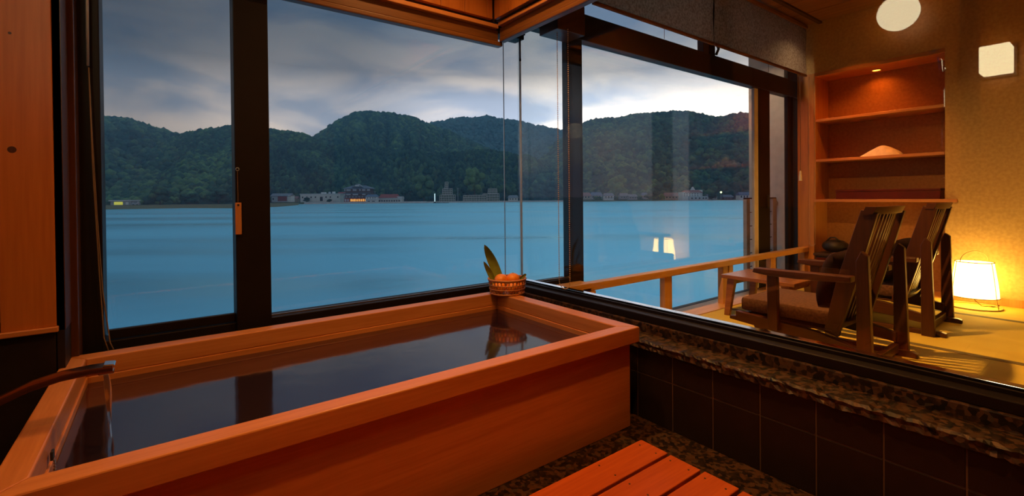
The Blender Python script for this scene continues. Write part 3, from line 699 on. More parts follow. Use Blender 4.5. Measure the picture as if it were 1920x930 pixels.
# lounge chairs: local frame, y towards the lake, origin on the mat
def make_chair(loc, label):
    c = thing('lounge_chair', loc, label, 'chair', 'low lounge chairs facing the lake')
    W = MT['chair']; WY = MT['chair_y']
    for s in (-1, 1):
        xo = s*.285; xi = s*.248; lo, hi = min(xo, xi), max(xo, xi)
        poly = [(.435, .158), (.435, .178), (.395, .182), (.395, .215), (-.05, .185), (-.285, .130), (-.285, .075), (.0, .105), (.22, .140)]
        MB().prism([(.20, 0), (.20, .026), (-.36, .034), (-.385, .026), (-.385, 0)], 'x', lo, hi).build('runner', WY, c, .003, local=True)
        MB().prism(poly, 'x', lo, hi).build('side_beam', WY, c, .003, local=True)
        MB().prism([(.285, .155), (.215, .140), (.165, .022), (.225, .0)], 'x', lo, hi).build('front_leg', W, c, .003, local=True)
        l2, h2 = min(s*.287, s*.325), max(s*.287, s*.325)
        MB().prism([(-.335, 0), (-.265, 0), (-.262, .60), (-.285, .655), (-.315, .63)], 'x', l2, h2).build('rear_leg', W, c, .004, local=True)
        MB().prism([(.125, .150), (.18, .160), (.185, .472), (.13, .474)], 'x', l2, h2).build('arm_post', W, c, .003, local=True)
        MB().prism([(.262, .482), (.255, .508), (-.245, .518), (-.245, .486), (.0, .472), (.18, .472)], 'x', min(s*.272, s*.342), max(s*.272, s*.342)).build('armrest', WY, c, .005, local=True)
        MB().prism([(-.155, .165), (-.085, .185), (-.145, .46), (-.262, .865), (-.335, .850), (-.235, .46)], 'x', min(s*.215, s*.246), max(s*.215, s*.246)).build('back_stile', W, c, .003, local=True)
    # curved top rail and lower rail
    def arc(z0, z1, yc, t, bow, name):
        rows = []
        for i in range(13):
            xx = -.25 + .5*i/12; yy = yc - bow*(1 - (xx/.25)**2)
            rows.append([(xx, yy - t, z0), (xx, yy + t, z0), (xx, yy + t*.8 - .012, z1), (xx, yy - t*1.2 - .012, z1), (xx, yy - t, z0)])
        m = MB().grid(rows); m.add(rows[0][:4], [(0,1,2,3)]); m.add(rows[-1][:4], [(3,2,1,0)])
        m.build(name, WY, c, .003, 'auto', local=True)
    arc(.842, .882, -.292, .024, .032, 'top_rail'); arc(.205, .235, -.135, .014, .012, 'lower_rail')
    for i in range(9):
        xx = -.178 + .356*i/8; bw = 1 - (xx/.25)**2
        m = MB(); pr = None
        P0 = (xx, -.135 - .012*bw, .228); P1 = (xx, -.20 - .026*bw, .50); P2 = (xx, -.292 - .032*bw, .848)
        m.bar(P0, P1, .020, .010, (0, 1, 0)); m.bar(P1, P2, .020, .010, (0, 1, 0)); m.build('back_slat', W, c, 0, local=True)
    MB().box(-.248, .248, .34, .375, .165, .205).build('front_rail', WY, c, .003, local=True)
    MB().box(-.248, .248, -.30, -.27, .02, .07).build('rear_stretcher', WY, c, .003, local=True)
    MB().box(-.247, .247, -.13, .34, .188, .200).build('seat_board', WY, c, .002, local=True)
    MB().box(-.246, .246, -.125, .385, .2165, .302).build('seat_cushion', MT['seatfab'], c, .02, 'auto', local=True)
    return c
ch1 = make_chair((3.205, 1.150, ZT), 'dark walnut slatted lounge chair nearest the side glass')
ch2 = copy_tree(ch1); ch2.location = (4.375, 1.155, 0); ch2.rotation_euler.z = math.radians(1.5)
ch2['label'] = 'dark walnut slatted lounge chair further away, nearer the paper lantern'
def pillow(loc, label, tilt):
    n = 12; rows_t = []; rows_b = []
    for i in range(n + 1):
        rt = []; rb = []
        for j in range(n + 1):
            u = i/n*2 - 1; v = j/n*2 - 1; th = .062*((1 - abs(u)**3)*(1 - abs(v)**3))**.55
            x = u*.19*(1 - .05*v*v); z = .165 + v*.165*(1 - .05*u*u)
            rt.append((x, th, z)); rb.append((x, -th, z))
        rows_t.append(rt); rows_b.append(rb)
    m = MB().grid(rows_t); m.add([p for r in rows_b for p in r], [f[::-1] for f in m.f])
    o = m.build('back_cushion', MT['cushfab'], None, 0, True, local=True)
    bm = bmesh.new(); bm.from_mesh(o.data); bmesh.ops.remove_doubles(bm, verts=bm.verts, dist=1e-5); bm.to_mesh(o.data); bm.free()
    o.location = (loc[0], loc[1], loc[2] + ZC); o.rotation_euler.x = tilt
    return tag(o, label, 'cushion', 'cushions on the lounge chairs')
pillow((3.205, 1.118, ZT + .300), 'dark plum cushion against the backrest of the nearest lounge chair', .24)
pillow((4.375, 1.123, ZT + .300), 'dark plum cushion against the backrest of the further lounge chair', .24)

# low table
tb = thing('low_table', (3.73, 1.73, ZT), 'low red-brown wooden side table standing between the two lounge chairs', 'table')
B(3.56, 4.00, 1.46, 2.00, -.657, -.628).build('table_top', MT['table'], tb, .004)
for sx in (0, 1):
    for sy in (0, 1):
        xa = 3.60 if sx == 0 else 3.96; ya = 1.53 if sy == 0 else 1.93; dx = -.01 if sx == 0 else .01; dy = -.035 if sy == 0 else .035
        MB().hexa([(xa+dx-.017, ya+dy-.02, ZT), (xa+dx+.017, ya+dy-.02, ZT), (xa+dx+.017, ya+dy+.02, ZT), (xa+dx-.017, ya+dy+.02, ZT),
                   (xa-.022, ya-.03, -.657), (xa+.022, ya-.03, -.657), (xa+.022, ya+.03, -.657), (xa-.022, ya+.03, -.657)]).build('leg', MT['table'], tb, .003)
B(3.585, 3.975, 1.515, 1.545, -.70, -.657).build('apron', MT['table'], tb, .002)
B(3.585, 3.975, 1.915, 1.945, -.70, -.657).build('apron', MT['table'], tb, .002)

# low tea cabinet with things on it, below the alcove
tc_ = thing('tea_cabinet', (5.66, 1.80, ZT), 'dark low tea cabinet standing below the shelf alcove', 'cabinet')
B(5.50, 5.84, 1.50, 2.05, ZT, -.64).build('body', MT['teabox'], tc_, .004)
for yy in (1.515, 1.785):
    d = B(5.488, 5.4995, yy, yy + .25, ZT + .03, -.66).build('door', MT['redbox'], tc_, .003)
    MB().ball((5.482, yy + .125, ZT + .17), .010, 10, 6).build('knob', MT['brass'], d, 0, True)
B(5.48, 5.85, 1.485, 2.065, -.64, -.615).build('top', MT['teabox'], tc_, .003)
t = thing('tea_tray', (5.62, 1.68, -.615), 'small wooden tray with a raised rim on the tea cabinet', 'tray')
B(5.52, 5.72, 1.53, 1.76, -.615, -.605).build('tray_base', MT['shelf'], t)
for a in ((5.52, 5.53, 1.53, 1.76), (5.71, 5.72, 1.53, 1.76), (5.53, 5.71, 1.53, 1.54), (5.53, 5.71, 1.75, 1.76)): B(*a, -.605, -.578).build('tray_rim', MT['shelf'], t)
t = thing('tea_caddy', (5.60, 1.66, -.605), 'small shiny brass tea caddy standing on the tray', 'tin')
MB().lathe((5.60, 1.66, -.605), [(.035, 0), (.036, .065), (.034, .068)], 20).build('can', MT['brass'], t, 0, 'auto')
MB().lathe((5.60, 1.66, -.5365), [(.0375, 0), (.0375, .02), (.030, .024)], 20).build('lid', MT['brass'], t, 0, 'auto')
t = thing('black_bag', (5.66, 1.92, -.615), 'soft black bag slumped on the left of the tea cabinet', 'bag')
m = MB(); m.ball((5.66, 1.92, -.545), 1, 20, 12, (.13, .12, .07)); m.build('bag_body', MT['black'], t, 0, True)
MB().tube([(5.60, 1.86, -.49), (5.60, 1.90, -.452), (5.61, 1.95, -.455), (5.61, 1.99, -.50)], .008, 6).build('handle', MT['black'], t, 0, True)

# ================================================================== OUTSIDE THE WINDOW
be = thing('balcony_railing', (5.3, 2.52, -1.05), 'steel cable balcony railing outside the lake window', 'railing')
for (x0, x1) in ((4.965, 5.035), (5.56, 5.65)):
    B(x0, x1, 2.50, 2.54, -1.05, -.045).build('post', MT['galv'], be, .003)
B(4.965, 5.65, 2.505, 2.535, -.045, -.030).build('top_rail', MT['dark'], be)
for i in range(1, 7): MB().tube([(5.0, 2.52, -.045 - i*.145), (5.60, 2.52, -.045 - i*.145)], .005, 6).build('cable', MT['dark'], be)
B(4.9, 6.2, 2.44, 2.60, -1.12, -1.05).build('base_slab', MT['ext'], be)
wx = S(thing('wall_outside', (5.9, 2.7, -1.1)))
B(5.83, 6.2, 2.42, 2.905, -1.2, 2.2).build('render_wall', MT['ext'], wx)
ev = S(thing('trim_5', (5.4, 2.7, 1.78)))
B(4.4, 6.2, 2.44, 3.0, 1.80, 1.88).build('added_eave', MT['ext'], ev)  # unseen eave, added to carry the fill lamp below it
downlight((5.25, 2.60, 1.80), 5.5, .04, lb='unseen fill downlight added under the eave over the balcony railing', color=(1, .66, .42), spread=130)  # added lamp out of view, brightens the outside wall by the railing
t = thing('wall_switch', (5.82, 2.6, -.1), 'small dark round fitting on the outside wall', 'fitting')
MB().tube([(5.83, 2.60, -.10), (5.79, 2.60, -.10)], .035, 14).build('drum', MT['steel'], t, 0, 'auto')
wbz = S(thing('wall_base', (2.5, 2.4, -5.4)))
B(-3, 9, 2.37, 2.44, -5.6, -1.06).build('outer_wall', MT['ext'], wbz)

# ================================================================== LAKE AND HILLS
def lake_mat():
    m = bpy.data.materials.new('lake_water'); m.use_nodes = True; nt = m.node_tree; nt.nodes.clear(); L = nt.links.new
    tc = NN(nt, 'ShaderNodeTexCoord')
    mp = NN(nt, 'ShaderNodeMapping'); mp.inputs['Scale'].default_value = (.05, .05, 1); L(tc.outputs['Object'], mp.inputs[0])
    n = NN(nt, 'ShaderNodeTexNoise'); n.inputs['Scale'].default_value = 1.2; n.inputs['Detail'].default_value = 6; n.inputs['Roughness'].default_value = .6; L(mp.outputs[0], n.inputs['Vector'])
    bp = NN(nt, 'ShaderNodeBump'); bp.inputs['Strength'].default_value = .35; bp.inputs['Distance'].default_value = .6; L(n.outputs[0], bp.inputs['Height'])
    p = NN(nt, 'ShaderNodeBsdfPrincipled'); p.inputs['Base Color'].default_value = (.36, .82, 1.0, 1); p.inputs['Metallic'].default_value = .8
    p.inputs['Roughness'].default_value = .52; p.inputs['IOR'].default_value = 1.45; p.inputs['Specular Tint'].default_value = (.62, .93, 1, 1)
    mp2 = NN(nt, 'ShaderNodeMapping', vector_type='TEXTURE'); mp2.inputs['Rotation'].default_value = (0, 0, math.atan2(_r.y, _r.x)); mp2.inputs['Scale'].default_value = (160, 22, 1); L(tc.outputs['Object'], mp2.inputs[0])
    n3 = NN(nt, 'ShaderNodeTexNoise'); n3.inputs['Scale'].default_value = 1.0; n3.inputs['Detail'].default_value = 6; n3.inputs['Roughness'].default_value = .62; L(mp2.outputs[0], n3.inputs['Vector'])
    rr = ramp_n(nt, n3.outputs[0], [(.32, (.24,)*3), (.62, (.58,)*3)]); L(rr, p.inputs['Roughness'])
    L(bp.outputs[0], p.inputs['Normal'])
    o = NN(nt, 'ShaderNodeOutputMaterial'); L(p.outputs[0], o.inputs[0]); return m
lk = MB().grid([[(-2600 + 5200*i/8, 2.6 + 2600*j/8, LAKE) for i in range(9)] for j in range(9)]).build('lake', lake_mat(), origin=(0, 300, LAKE + ZC))
tag(lk, 'wide calm teal lake beyond the windows', 'lake', kind='structure')

def forest_mat(name, c_dark, c_mid, c_light):
    m, nt, b = principled(name); L = nt.links.new
    a = NN(nt, 'ShaderNodeAttribute', attribute_name='tint'); s = NN(nt, 'ShaderNodeSeparateColor'); L(a.outputs['Color'], s.inputs[0])
    tc = NN(nt, 'ShaderNodeTexCoord'); n = NN(nt, 'ShaderNodeTexNoise'); n.inputs['Scale'].default_value = .25; n.inputs['Detail'].default_value = 5; L(tc.outputs['Object'], n.inputs['Vector'])
    f = math_n(nt, 'MULTIPLY_ADD', n.outputs[0], .5, math_n(nt, 'MULTIPLY', s.outputs[0], .6))
    L(ramp_n(nt, f, [(.25, c_dark), (.55, c_mid), (.85, c_light)]), b.inputs['Base Color'])
    b.inputs['Roughness'].default_value = .9; b.inputs['Specular IOR Level'].default_value = .15
    bp = NN(nt, 'ShaderNodeBump'); bp.inputs['Strength'].default_value = .8; bp.inputs['Distance'].default_value = 1.5
    n2 = NN(nt, 'ShaderNodeTexNoise'); n2.inputs['Scale'].default_value = .5; n2.inputs['Detail'].default_value = 4; L(tc.outputs['Object'], n2.inputs['Vector'])
    L(n2.outputs[0], bp.inputs['Height']); L(bp.outputs[0], b.inputs['Normal']); return m
FM_A = forest_mat('mixed_forest', (.022, .066, .055), (.048, .125, .088), (.17, .30, .11))  # forest greens pushed to blue, haze and dusk light put into the colours
FM_B = forest_mat('cedar_forest', (.014, .046, .040), (.030, .085, .062), (.10, .20, .09))
FM_C = forest_mat('far_forest_haze_tint', (.06, .15, .19), (.09, .20, .24), (.12, .25, .26))  # paler and bluer still, distance haze put into the colour
_bm = bmesh.new(); bmesh.ops.create_icosphere(_bm, subdivisions=1, radius=1)
ICO_V = np.array([v.co[:] for v in _bm.verts]); ICO_F = np.array([[v.index for v in f.verts] for f in _bm.faces]); _bm.free()
def mesh_np(name, V, Fc, mat, parent=None, tint=None, smooth=True):
    me = bpy.data.meshes.new(name); k = Fc.shape[1]
    me.vertices.add(len(V)); me.vertices.foreach_set('co', V.astype(np.float32).ravel())
    me.loops.add(Fc.size); me.loops.foreach_set('vertex_index', Fc.astype(np.int32).ravel())
    me.polygons.add(len(Fc)); me.polygons.foreach_set('loop_start', np.arange(0, Fc.size, k, dtype=np.int32)); me.polygons.foreach_set('loop_total', np.full(len(Fc), k, dtype=np.int32))
    me.polygons.foreach_set('use_smooth', np.full(len(Fc), smooth)); me.update(calc_edges=True)
    if tint is not None:
        at_ = me.color_attributes.new('tint', 'FLOAT_COLOR', 'POINT'); c = np.ones((len(V), 4), np.float32); c[:, :3] = tint[:, None]; at_.data.foreach_set('color', c.ravel())
    me.materials.append(mat); o = bpy.data.objects.new(name, me); COL.objects.link(o)
    if parent: o.parent = parent
    return o
def crowns(P, R, H, tint, name, mat, parent):
    n = len(P); V = np.repeat(ICO_V[None], n, 0).copy()
    V *= 1 + RNG.uniform(-.22, .22, (n, len(ICO_V), 1))
    V[:, :, 0] *= R[:, None]; V[:, :, 1] *= R[:, None]; V[:, :, 2] *= H[:, None]
    V += P[:, None, :]; Fc = (ICO_F[None] + (np.arange(n)*len(ICO_V))[:, None, None]).reshape(-1, 3)
    return mesh_np(name, V.reshape(-1, 3), Fc, mat, parent, np.repeat(tint, len(ICO_V)))
def waves(n, seed, f0):
    r = np.random.default_rng(seed); K = [(r.normal(0, 1, 2)*f0*(1.7**(i//2)), r.uniform(0, 6.28), .75**(i//2)) for i in range(n)]
    return lambda a, b: sum(w*np.sin(k[0]*a + k[1]*b + p) for k, p, w in K)/2.2
def hill(ridge, d0s, d1, base_z, ntree, rad, mat, label, seed, pxr, spur=.10, cone=0.0, tbias=0.0):
    """ridge: (pixel x, pixel y) control points of the skyline; slope rises from depth d0 (shore) to d1 (ridge)."""
    rx = np.array([p[0] for p in ridge], float); ry = np.array([p[1] for p in ridge], float)
    na, nt_ = 150, 34
    pxs = np.linspace(pxr[0], pxr[1], na); ts = np.linspace(0, 1.35, nt_)
    wv = waves(8, seed, 1.0); treeh = rad*.9
    dirs = np.array([[*(ray(p, 370))] for p in pxs]); fh = np.array(FH[:]); dirs = dirs/(dirs @ fh)[:, None]
    zr = np.array([at(p, y, d1).z for p, y in zip(pxs, np.interp(pxs, rx, ry))]) - treeh
    d0arr = np.interp(pxs, [q[0] for q in d0s], [q[1] for q in d0s]) if isinstance(d0s, list) else np.full(na, float(d0s))
    def surf(ai, t):
        a = np.clip(ai, 0, na-1.001); i0 = a.astype(int); fr = a - i0
        dv = dirs[i0]*(1-fr)[:, None] + dirs[i0+1]*fr[:, None]; z1 = zr[i0]*(1-fr) + zr[i0+1]*fr
        d0 = d0arr[i0]*(1-fr) + d0arr[i0+1]*fr; dep = d0 + (d1 - d0)*t
        s = np.where(t <= 1, np.clip(t, 0, 1)**.85, 1 - (t-1)*.9)
        nzv = wv(a*.11*150/na, t*3.2)
        s = s + spur*nzv*np.clip(t*(1-t)*4, 0, 1)
        Pp = dv*dep[:, None]; Pp[:, 2] = base_z + (z1 - base_z)*s; return Pp
    A, T = np.meshgrid(np.arange(na, dtype=float), ts, indexing='ij'); V = surf(A.ravel(), T.ravel())
    idx = np.arange(na*nt_).reshape(na, nt_)
    Fc = np.stack([idx[:-1, :-1], idx[1:, :-1], idx[1:, 1:], idx[:-1, 1:]], -1).reshape(-1, 4)
    c = V.mean(0); org = np.array([c[0], c[1], base_z + ZC])
    root = bpy.data.objects.new('hill', None); COL.objects.link(root); root.location = org
    tag(root, label, 'hill', kind='structure')
    sh = np.array([0, 0, ZC]) - org
    mesh_np('hillside', V + sh, Fc, mat, root, np.full(len(V), .15))
    ai = RNG.uniform(0, na-1, ntree); t = RNG.uniform(0, 1, ntree)**.8*1.02
    k = int(ntree*.14); t[:k] = RNG.uniform(.95, 1.02, k)
    Pp = surf(ai, t); R = rad*RNG.uniform(.6, 1.25, ntree); R[:k] *= .75; H = R*RNG.uniform(.75, 1.15, ntree)*(1 + cone)
    Pp[:, 2] += H*.25
    tn = RNG.uniform(0, 1, ntree)*.7 + .3*(.5 + .5*wv(ai*.2, t*5)) + tbias
    o = crowns(Pp + sh, R, H, np.clip(tn, 0, 1), 'forest_canopy', mat, root); tag(o, kind='stuff')
hill([(-900, 250), (-300, 215), (0, 230), (130, 216), (195, 219), (240, 222), (270, 232), (310, 243), (345, 252), (400, 268), (520, 330)], 420, 900, -4, 5500, 5.5, FM_A, 'forested ridge at the far left behind the window jamb', 1, (-700, 500))
hill([(60, 340), (150, 325), (230, 300), (300, 272), (345, 250), (375, 243), (430, 236), (480, 238), (505, 240), (530, 244), (570, 250), (600, 262), (660, 300), (720, 340)], [(60, 400), (440, 425), (500, 560), (720, 580)], 720, -4, 10500, 4.0, FM_A, 'dark wooded hill between the left window and the mullion', 2, (60, 720))
hill([(470, 300), (520, 275), (585, 258), (605, 246), (640, 222), (665, 211), (690, 207), (740, 212), (770, 217), (800, 229), (830, 243), (870, 258), (930, 285), (1000, 320)], 600, 1050, -4, 11000, 5.2, FM_A, 'highest rounded green mountain in the middle of the lake window', 3, (470, 1000))
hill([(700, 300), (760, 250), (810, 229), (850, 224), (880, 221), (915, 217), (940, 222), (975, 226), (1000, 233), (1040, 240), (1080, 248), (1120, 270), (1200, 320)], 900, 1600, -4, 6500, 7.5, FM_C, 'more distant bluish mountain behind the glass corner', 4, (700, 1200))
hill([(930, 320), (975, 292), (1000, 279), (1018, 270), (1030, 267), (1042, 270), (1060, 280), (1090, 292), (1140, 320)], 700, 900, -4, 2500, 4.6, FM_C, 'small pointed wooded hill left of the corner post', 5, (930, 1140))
hill([(430, 330), (500, 268), (540, 266), (600, 272), (660, 276), (720, 280), (780, 286), (840, 290), (890, 282), (930, 284), (975, 292), (1020, 306), (1070, 322), (1130, 345)], 556, 690, -4, 10000, 3.2, FM_B, 'low dark cedar slope right behind the lakeside buildings', 6, (430, 1130), cone=.5, spur=.16)
hill([(1000, 300), (1050, 262), (1087, 236), (1110, 224), (1140, 221), (1160, 221), (1182, 215), (1220, 211), (1262, 209), (1290, 209), (1330, 217), (1350, 219), (1380, 212), (1410, 211), (1460, 216), (1560, 230), (1700, 215), (2000, 240), (2600, 230)], 500, 860, -4.5, 16000, 4.6, FM_A, 'broad forested mountain across the lake in the mat room window', 7, (1000, 2300), spur=.13)

# --- shores
def strip(name, pts_front, pts_back, zf, zb, mat, label, cat):
    rows = []
    for k in range(5):
        t = k/4; rows.append([tuple(Vector((at(p, 370, d0*(1-t) + d1*t).x, at(p, 370, d0*(1-t) + d1*t).y, (zf if k else LAKE - .3)*(1-t) + zb*t))) for (p, d0), (_, d1) in zip(pts_front, pts_back)])
    return tag(MB().grid(rows).build(name, mat, smooth=True), label, cat, kind='structure')
GR = vary('shore_grass', (.11, .12, .045), (.20, .17, .075), .25, .95, 5)
GR2 = vary('green_bank', (.05, .09, .03), (.11, .14, .05), .2, .95, 5)
CONC = vary('pale_concrete', (.66, .67, .68), (.80, .81, .82), .4, .9, 4)
strip('grass_shore', [(-500, 300), (60, 268), (195, 262), (260, 270), (340, 285), (430, 262), (520, 300), (560, 400)], [(-500, 520), (60, 420), (195, 420), (260, 420), (340, 420), (430, 430), (520, 450), (560, 480)], -4.75, -3.6, GR, 'dry grass shore reaching into the lake behind the left window', 'shore')
strip('village_bank', [(505, 462), (600, 466), (700, 463), (800, 464), (900, 465), (1000, 500), (1100, 540)], [(505, 650), (600, 650), (700, 650), (800, 650), (900, 650), (1000, 650), (1100, 650)], -4.2, -3.4, GR2, 'green bank under the lakeside buildings in the middle window', 'shore')
strip('far_bank', [(980, 520), (1040, 452), (1100, 440), (1200, 446), (1300, 448), (1420, 440), (1600, 430), (2300, 400)], [(980, 640), (1040, 620), (1100, 620), (1200, 620), (1300, 620), (1420, 620), (1600, 620), (2300, 620)], -4.7, -4.0, GR2, 'low green bank under the village across the lake on the right', 'shore')
def wallrun(name, px0, px1, y0, y1, d, mat, label):
    n = 8; m = MB(); a = [at(px0 + (px1-px0)*i/n, (y0+y1)/2, d) for i in range(n+1)]
    h0 = at(px0, y1, d).z; h1 = at(px0, y0, d).z
    fr = [(p.x, p.y) for p in a]; bk_ = [(p.x + FH.x*2, p.y + FH.y*2) for p in a]
    rows = [[(p[0], p[1], LAKE-.2) for p in fr], [(p[0], p[1], h1) for p in fr], [(p[0], p[1], h1) for p in bk_], [(p[0], p[1], LAKE-.2) for p in bk_]]
    m.grid(rows); return tag(m.build(name, mat), label, 'sea wall', kind='structure')
wallrun('sea_wall', 570, 800, 379.5, 382, 462, CONC, 'pale concrete sea wall below the lakeside hotel')
wallrun('sea_wall', 800, 1060, 378, 380, 463, CONC, 'pale concrete sea wall running right of the boats')

# --- buildings: frame parallel to the picture, metres from pixels at the building's own depth
BM = {k: plain('wall_' + k, c, .8) for k, c in dict(white=(.86, .89, .92), pale=(.66, .73, .80), grey=(.40, .44, .50), brown=(.16, .09, .08), redwall=(.34, .08, .07), cream=(.5, .45, .38)).items()}
RM = {k: plain('roof_' + k, c, .6) for k, c in dict(red=(.36, .065, .055), slate=(.13, .17, .25), grey=(.22, .26, .32), pink=(.34, .16, .15), blue=(.10, .17, .30)).items()}
WINM = plain('dark_window_glass', (.03, .04, .06), .15); WPALE = plain('pale_window', (.55, .62, .72), .3); LIT = emit('lit_window', (1.0, .48, .10), .9); LITY = emit('lit_yellow', (.75, .80, .12), .6)
RH = Vector((_r.x, _r.y, 0))
def frame_at(px, d):
    p = at(px, 370, d); return Vector((p.x, p.y, 0))
class Bld:
    def __init__(s, name, pxc, d, ybase, label, cat='building'):
        s.d = d; s.k = d/F_PX; s.pxc = pxc; s.o = frame_at(pxc, d); s.zb = at(pxc, ybase, d).z; s.yb = ybase
        s.root = thing(name, (s.o.x, s.o.y, s.zb), label, cat)
    def P(s, px, depth, y):       # px, extra depth in m, pixel y -> local point
        q = RH*((px - s.pxc)*s.k) + FH*depth; return (q.x, q.y, (s.yb - y)*s.k)
    def block(s, name, px0, px1, y0, y1, mat, z0=0, z1=9, parent=None):
        m = MB().hexa([s.P(px0, z0, y1), s.P(px1, z0, y1), s.P(px1, z1, y1), s.P(px0, z1, y1), s.P(px0, z0, y0), s.P(px1, z0, y0), s.P(px1, z1, y0), s.P(px0, z1, y0)])
        return m.build(name, mat, parent or s.root, local=True)
    def gable(s, name, px0, px1, y0, y1, mat, z0=-.6, z1=9.6, hip=0):      # ridge parallel to the picture
        zc = (z0+z1)/2; th = .35/s.k
        v = [s.P(px0, z0, y1), s.P(px1, z0, y1), s.P(px1, z1, y1), s.P(px0, z1, y1), s.P(px0 + hip, zc, y0), s.P(px1 - hip, zc, y0)]
        w = [(a[0], a[1], a[2]-.35) for a in v[:4]]
        m = MB().add(v + w, [(0,1,5,4), (2,3,4,5), (1,2,5), (3,0,4), (6,7,8,9), (0,6,7,1), (1,7,8,2), (2,8,9,3), (3,9,6,0)])
        return m.build(name, mat, s.root, local=True)
    def front_gable(s, name, px0, px1, y0, y1, mat, z0=-.6, z1=8):
        xc = (px0+px1)/2
        m = MB().add([s.P(px0, z0, y1), s.P(px1, z0, y1), s.P(xc, z0, y0), s.P(px0, z1, y1), s.P(px1, z1, y1), s.P(xc, z1, y0)], [(0,1,2), (5,4,3), (0,2,5,3), (1,4,5,2), (0,3,4,1)])
        return m.build(name, mat, s.root, local=True)
    def win(s, px0, px1, y0, y1, mat=None, name='window', z=0):
        w = s.block(name, px0, px1, y0, y1, BM['white'] if mat is None else mat, z - .15, z + .1)
        if mat is None: s.block('pane', px0 + .25, px1 - .25, y0 + .3, y1 - .3, WINM, z - .22, z - .1, w)
        return w
# grey roofed house with a red wall
b = Bld('lakeside_house', 527, 490, 379, 'grey roofed house with a red wall at the left end of the lakeside buildings', 'house')
b.block('wall', 509, 540, 367, 379, BM['pale']); b.block('red_wall', 521, 538, 368, 377, BM['redwall'], -.3, .5); b.gable('roof', 507, 545, 362.5, 367.5, RM['grey']); b.block('side_wing', 540, 545, 366, 379, BM['white'], 0, 9); b.win(511, 514, 371, 375); b.win(534, 537, 372, 375)
b = Bld('lakeside_hut', 551, 512, 379, 'small low reddish hut beside the grey roofed house', 'house')
b.block('wall', 546, 557, 372, 379, BM['cream'], 0, 6); b.gable('roof', 545, 558, 368, 372.5, RM['pink'], -.5, 6.5); b.win(548, 551, 374, 377)
b = Bld('long_white_building', 600, 505, 379, 'long low white flat roofed building left of the lakeside hotel')
b.block('wall', 563, 638, 364.5, 379, BM['white'], 0, 14); b.block('parapet', 562, 639, 363, 365, BM['pale'], -.3, 14.3)
b.block('rooftop_unit', 600, 608, 360.5, 363, BM['white'], 3, 6); b.block('rooftop_unit', 614, 617, 360, 363, BM['pale'], 3, 5); b.block('rooftop_unit', 621, 625, 359.5, 363, BM['white'], 3, 6)
for p in (566, 574, 582, 590, 610, 618, 632): b.win(p, p + 3, 368, 371.5)
b.block('doorway', 600, 605, 369, 377, WINM, -.2, .2)
b = Bld('red_roofed_annex', 641, 524, 379, 'narrow annex with a red roof between the white building and the hotel', 'house')
b.block('wall', 634, 646, 364, 379, BM['brown'], 0, 8); b.gable('roof', 632, 648, 360, 364.5, RM['red']); b.block('sign_board', 639.5, 642.5, 367, 378, BM['cream'], -2.0, -1.5)
# hotel
b = Bld('lakeside_hotel', 669, 486, 380, 'four storey lakeside hotel with tiered grey roofs and lit ground floor windows', 'hotel')
b.block('lower_wall', 645, 695, 371, 380, BM['redwall'], 0, 14); b.block('middle_wall', 646, 694, 362, 371, BM['brown'], .6, 14); b.block('upper_wall', 647, 693, 353, 362, BM['brown'], 1.0, 14)
b.gable('roof', 642.5, 696.5, 347.5, 353.5, RM['slate'], -.8, 15, 14); b.front_gable('roof_gable', 659, 680, 344.5, 350.5, RM['grey'], .5, 8); b.block('gable_light', 666, 673, 347, 349, BM['white'], .2, .6)
for (yy) in (361.5, 368.5): b.block('floor_band', 644, 695, yy, yy + 1.6, RM['slate'], -.5, 1.0)
for (p0, p1) in ((645, 647.5), (649, 657), (661, 668), (673, 676), (678.5, 684.5), (688, 693.5)): b.win(p0, p1, 354.5, 358, WPALE, 'window', .9)
for (p0, p1) in ((646, 647.5), (649, 657), (661, 671), (679, 685)): b.win(p0, p1, 361.8 + 1.6, 366, WPALE, 'window', .5)
for p in (649, 655, 661, 667, 673, 679): b.win(p, p + 2, 368.6 - .2, 370, WPALE, 'window', -.6)
for i, p in enumerate((646.5, 651, 657, 660.5, 664, 668, 672, 676, 680, 684)): b.win(p, p + 2.8, 373 + (i % 2)*.4, 377.5, LIT if i > 1 else WPALE, 'window')
b.block('terrace', 645, 690, 379, 380.6, BM['pale'], -3, 0)
b = Bld('white_boathouse', 696, 471, 380.5, 'small white two storey house at the right of the hotel', 'house')
b.block('wall', 685.5, 706, 368, 380.5, BM['white'], 0, 7); b.gable('roof', 684.5, 707, 364.5, 368.5, RM['blue'], -.5, 8.5, 3)
for p in (688, 693, 698, 702): b.win(p, p + 2.5, 370, 372.5)
b.block('balcony', 685.5, 706, 374, 375.2, BM['grey'], -1, 0); b.win(689, 694, 376.5, 380); b.win(697, 703, 376.5, 380)
b = Bld('red_roofed_restaurant', 731, 482, 380.5, 'low white building under a wide red roof right of the hotel')
b.block('wall', 708, 753, 372, 380.5, BM['white'], 0, 10); b.gable('roof', 710, 746, 364, 370.5, RM['red'], -.8, 11, 2); b.block('upper_band', 708, 754, 370.2, 373, BM['pale'], -.6, 10); b.block('flat_wing', 744, 754, 368.5, 370.5, BM['pale'], 0, 8)
for p in np.arange(710, 750, 4.6): b.win(p, p + 3.2, 375, 379.5, WINM)
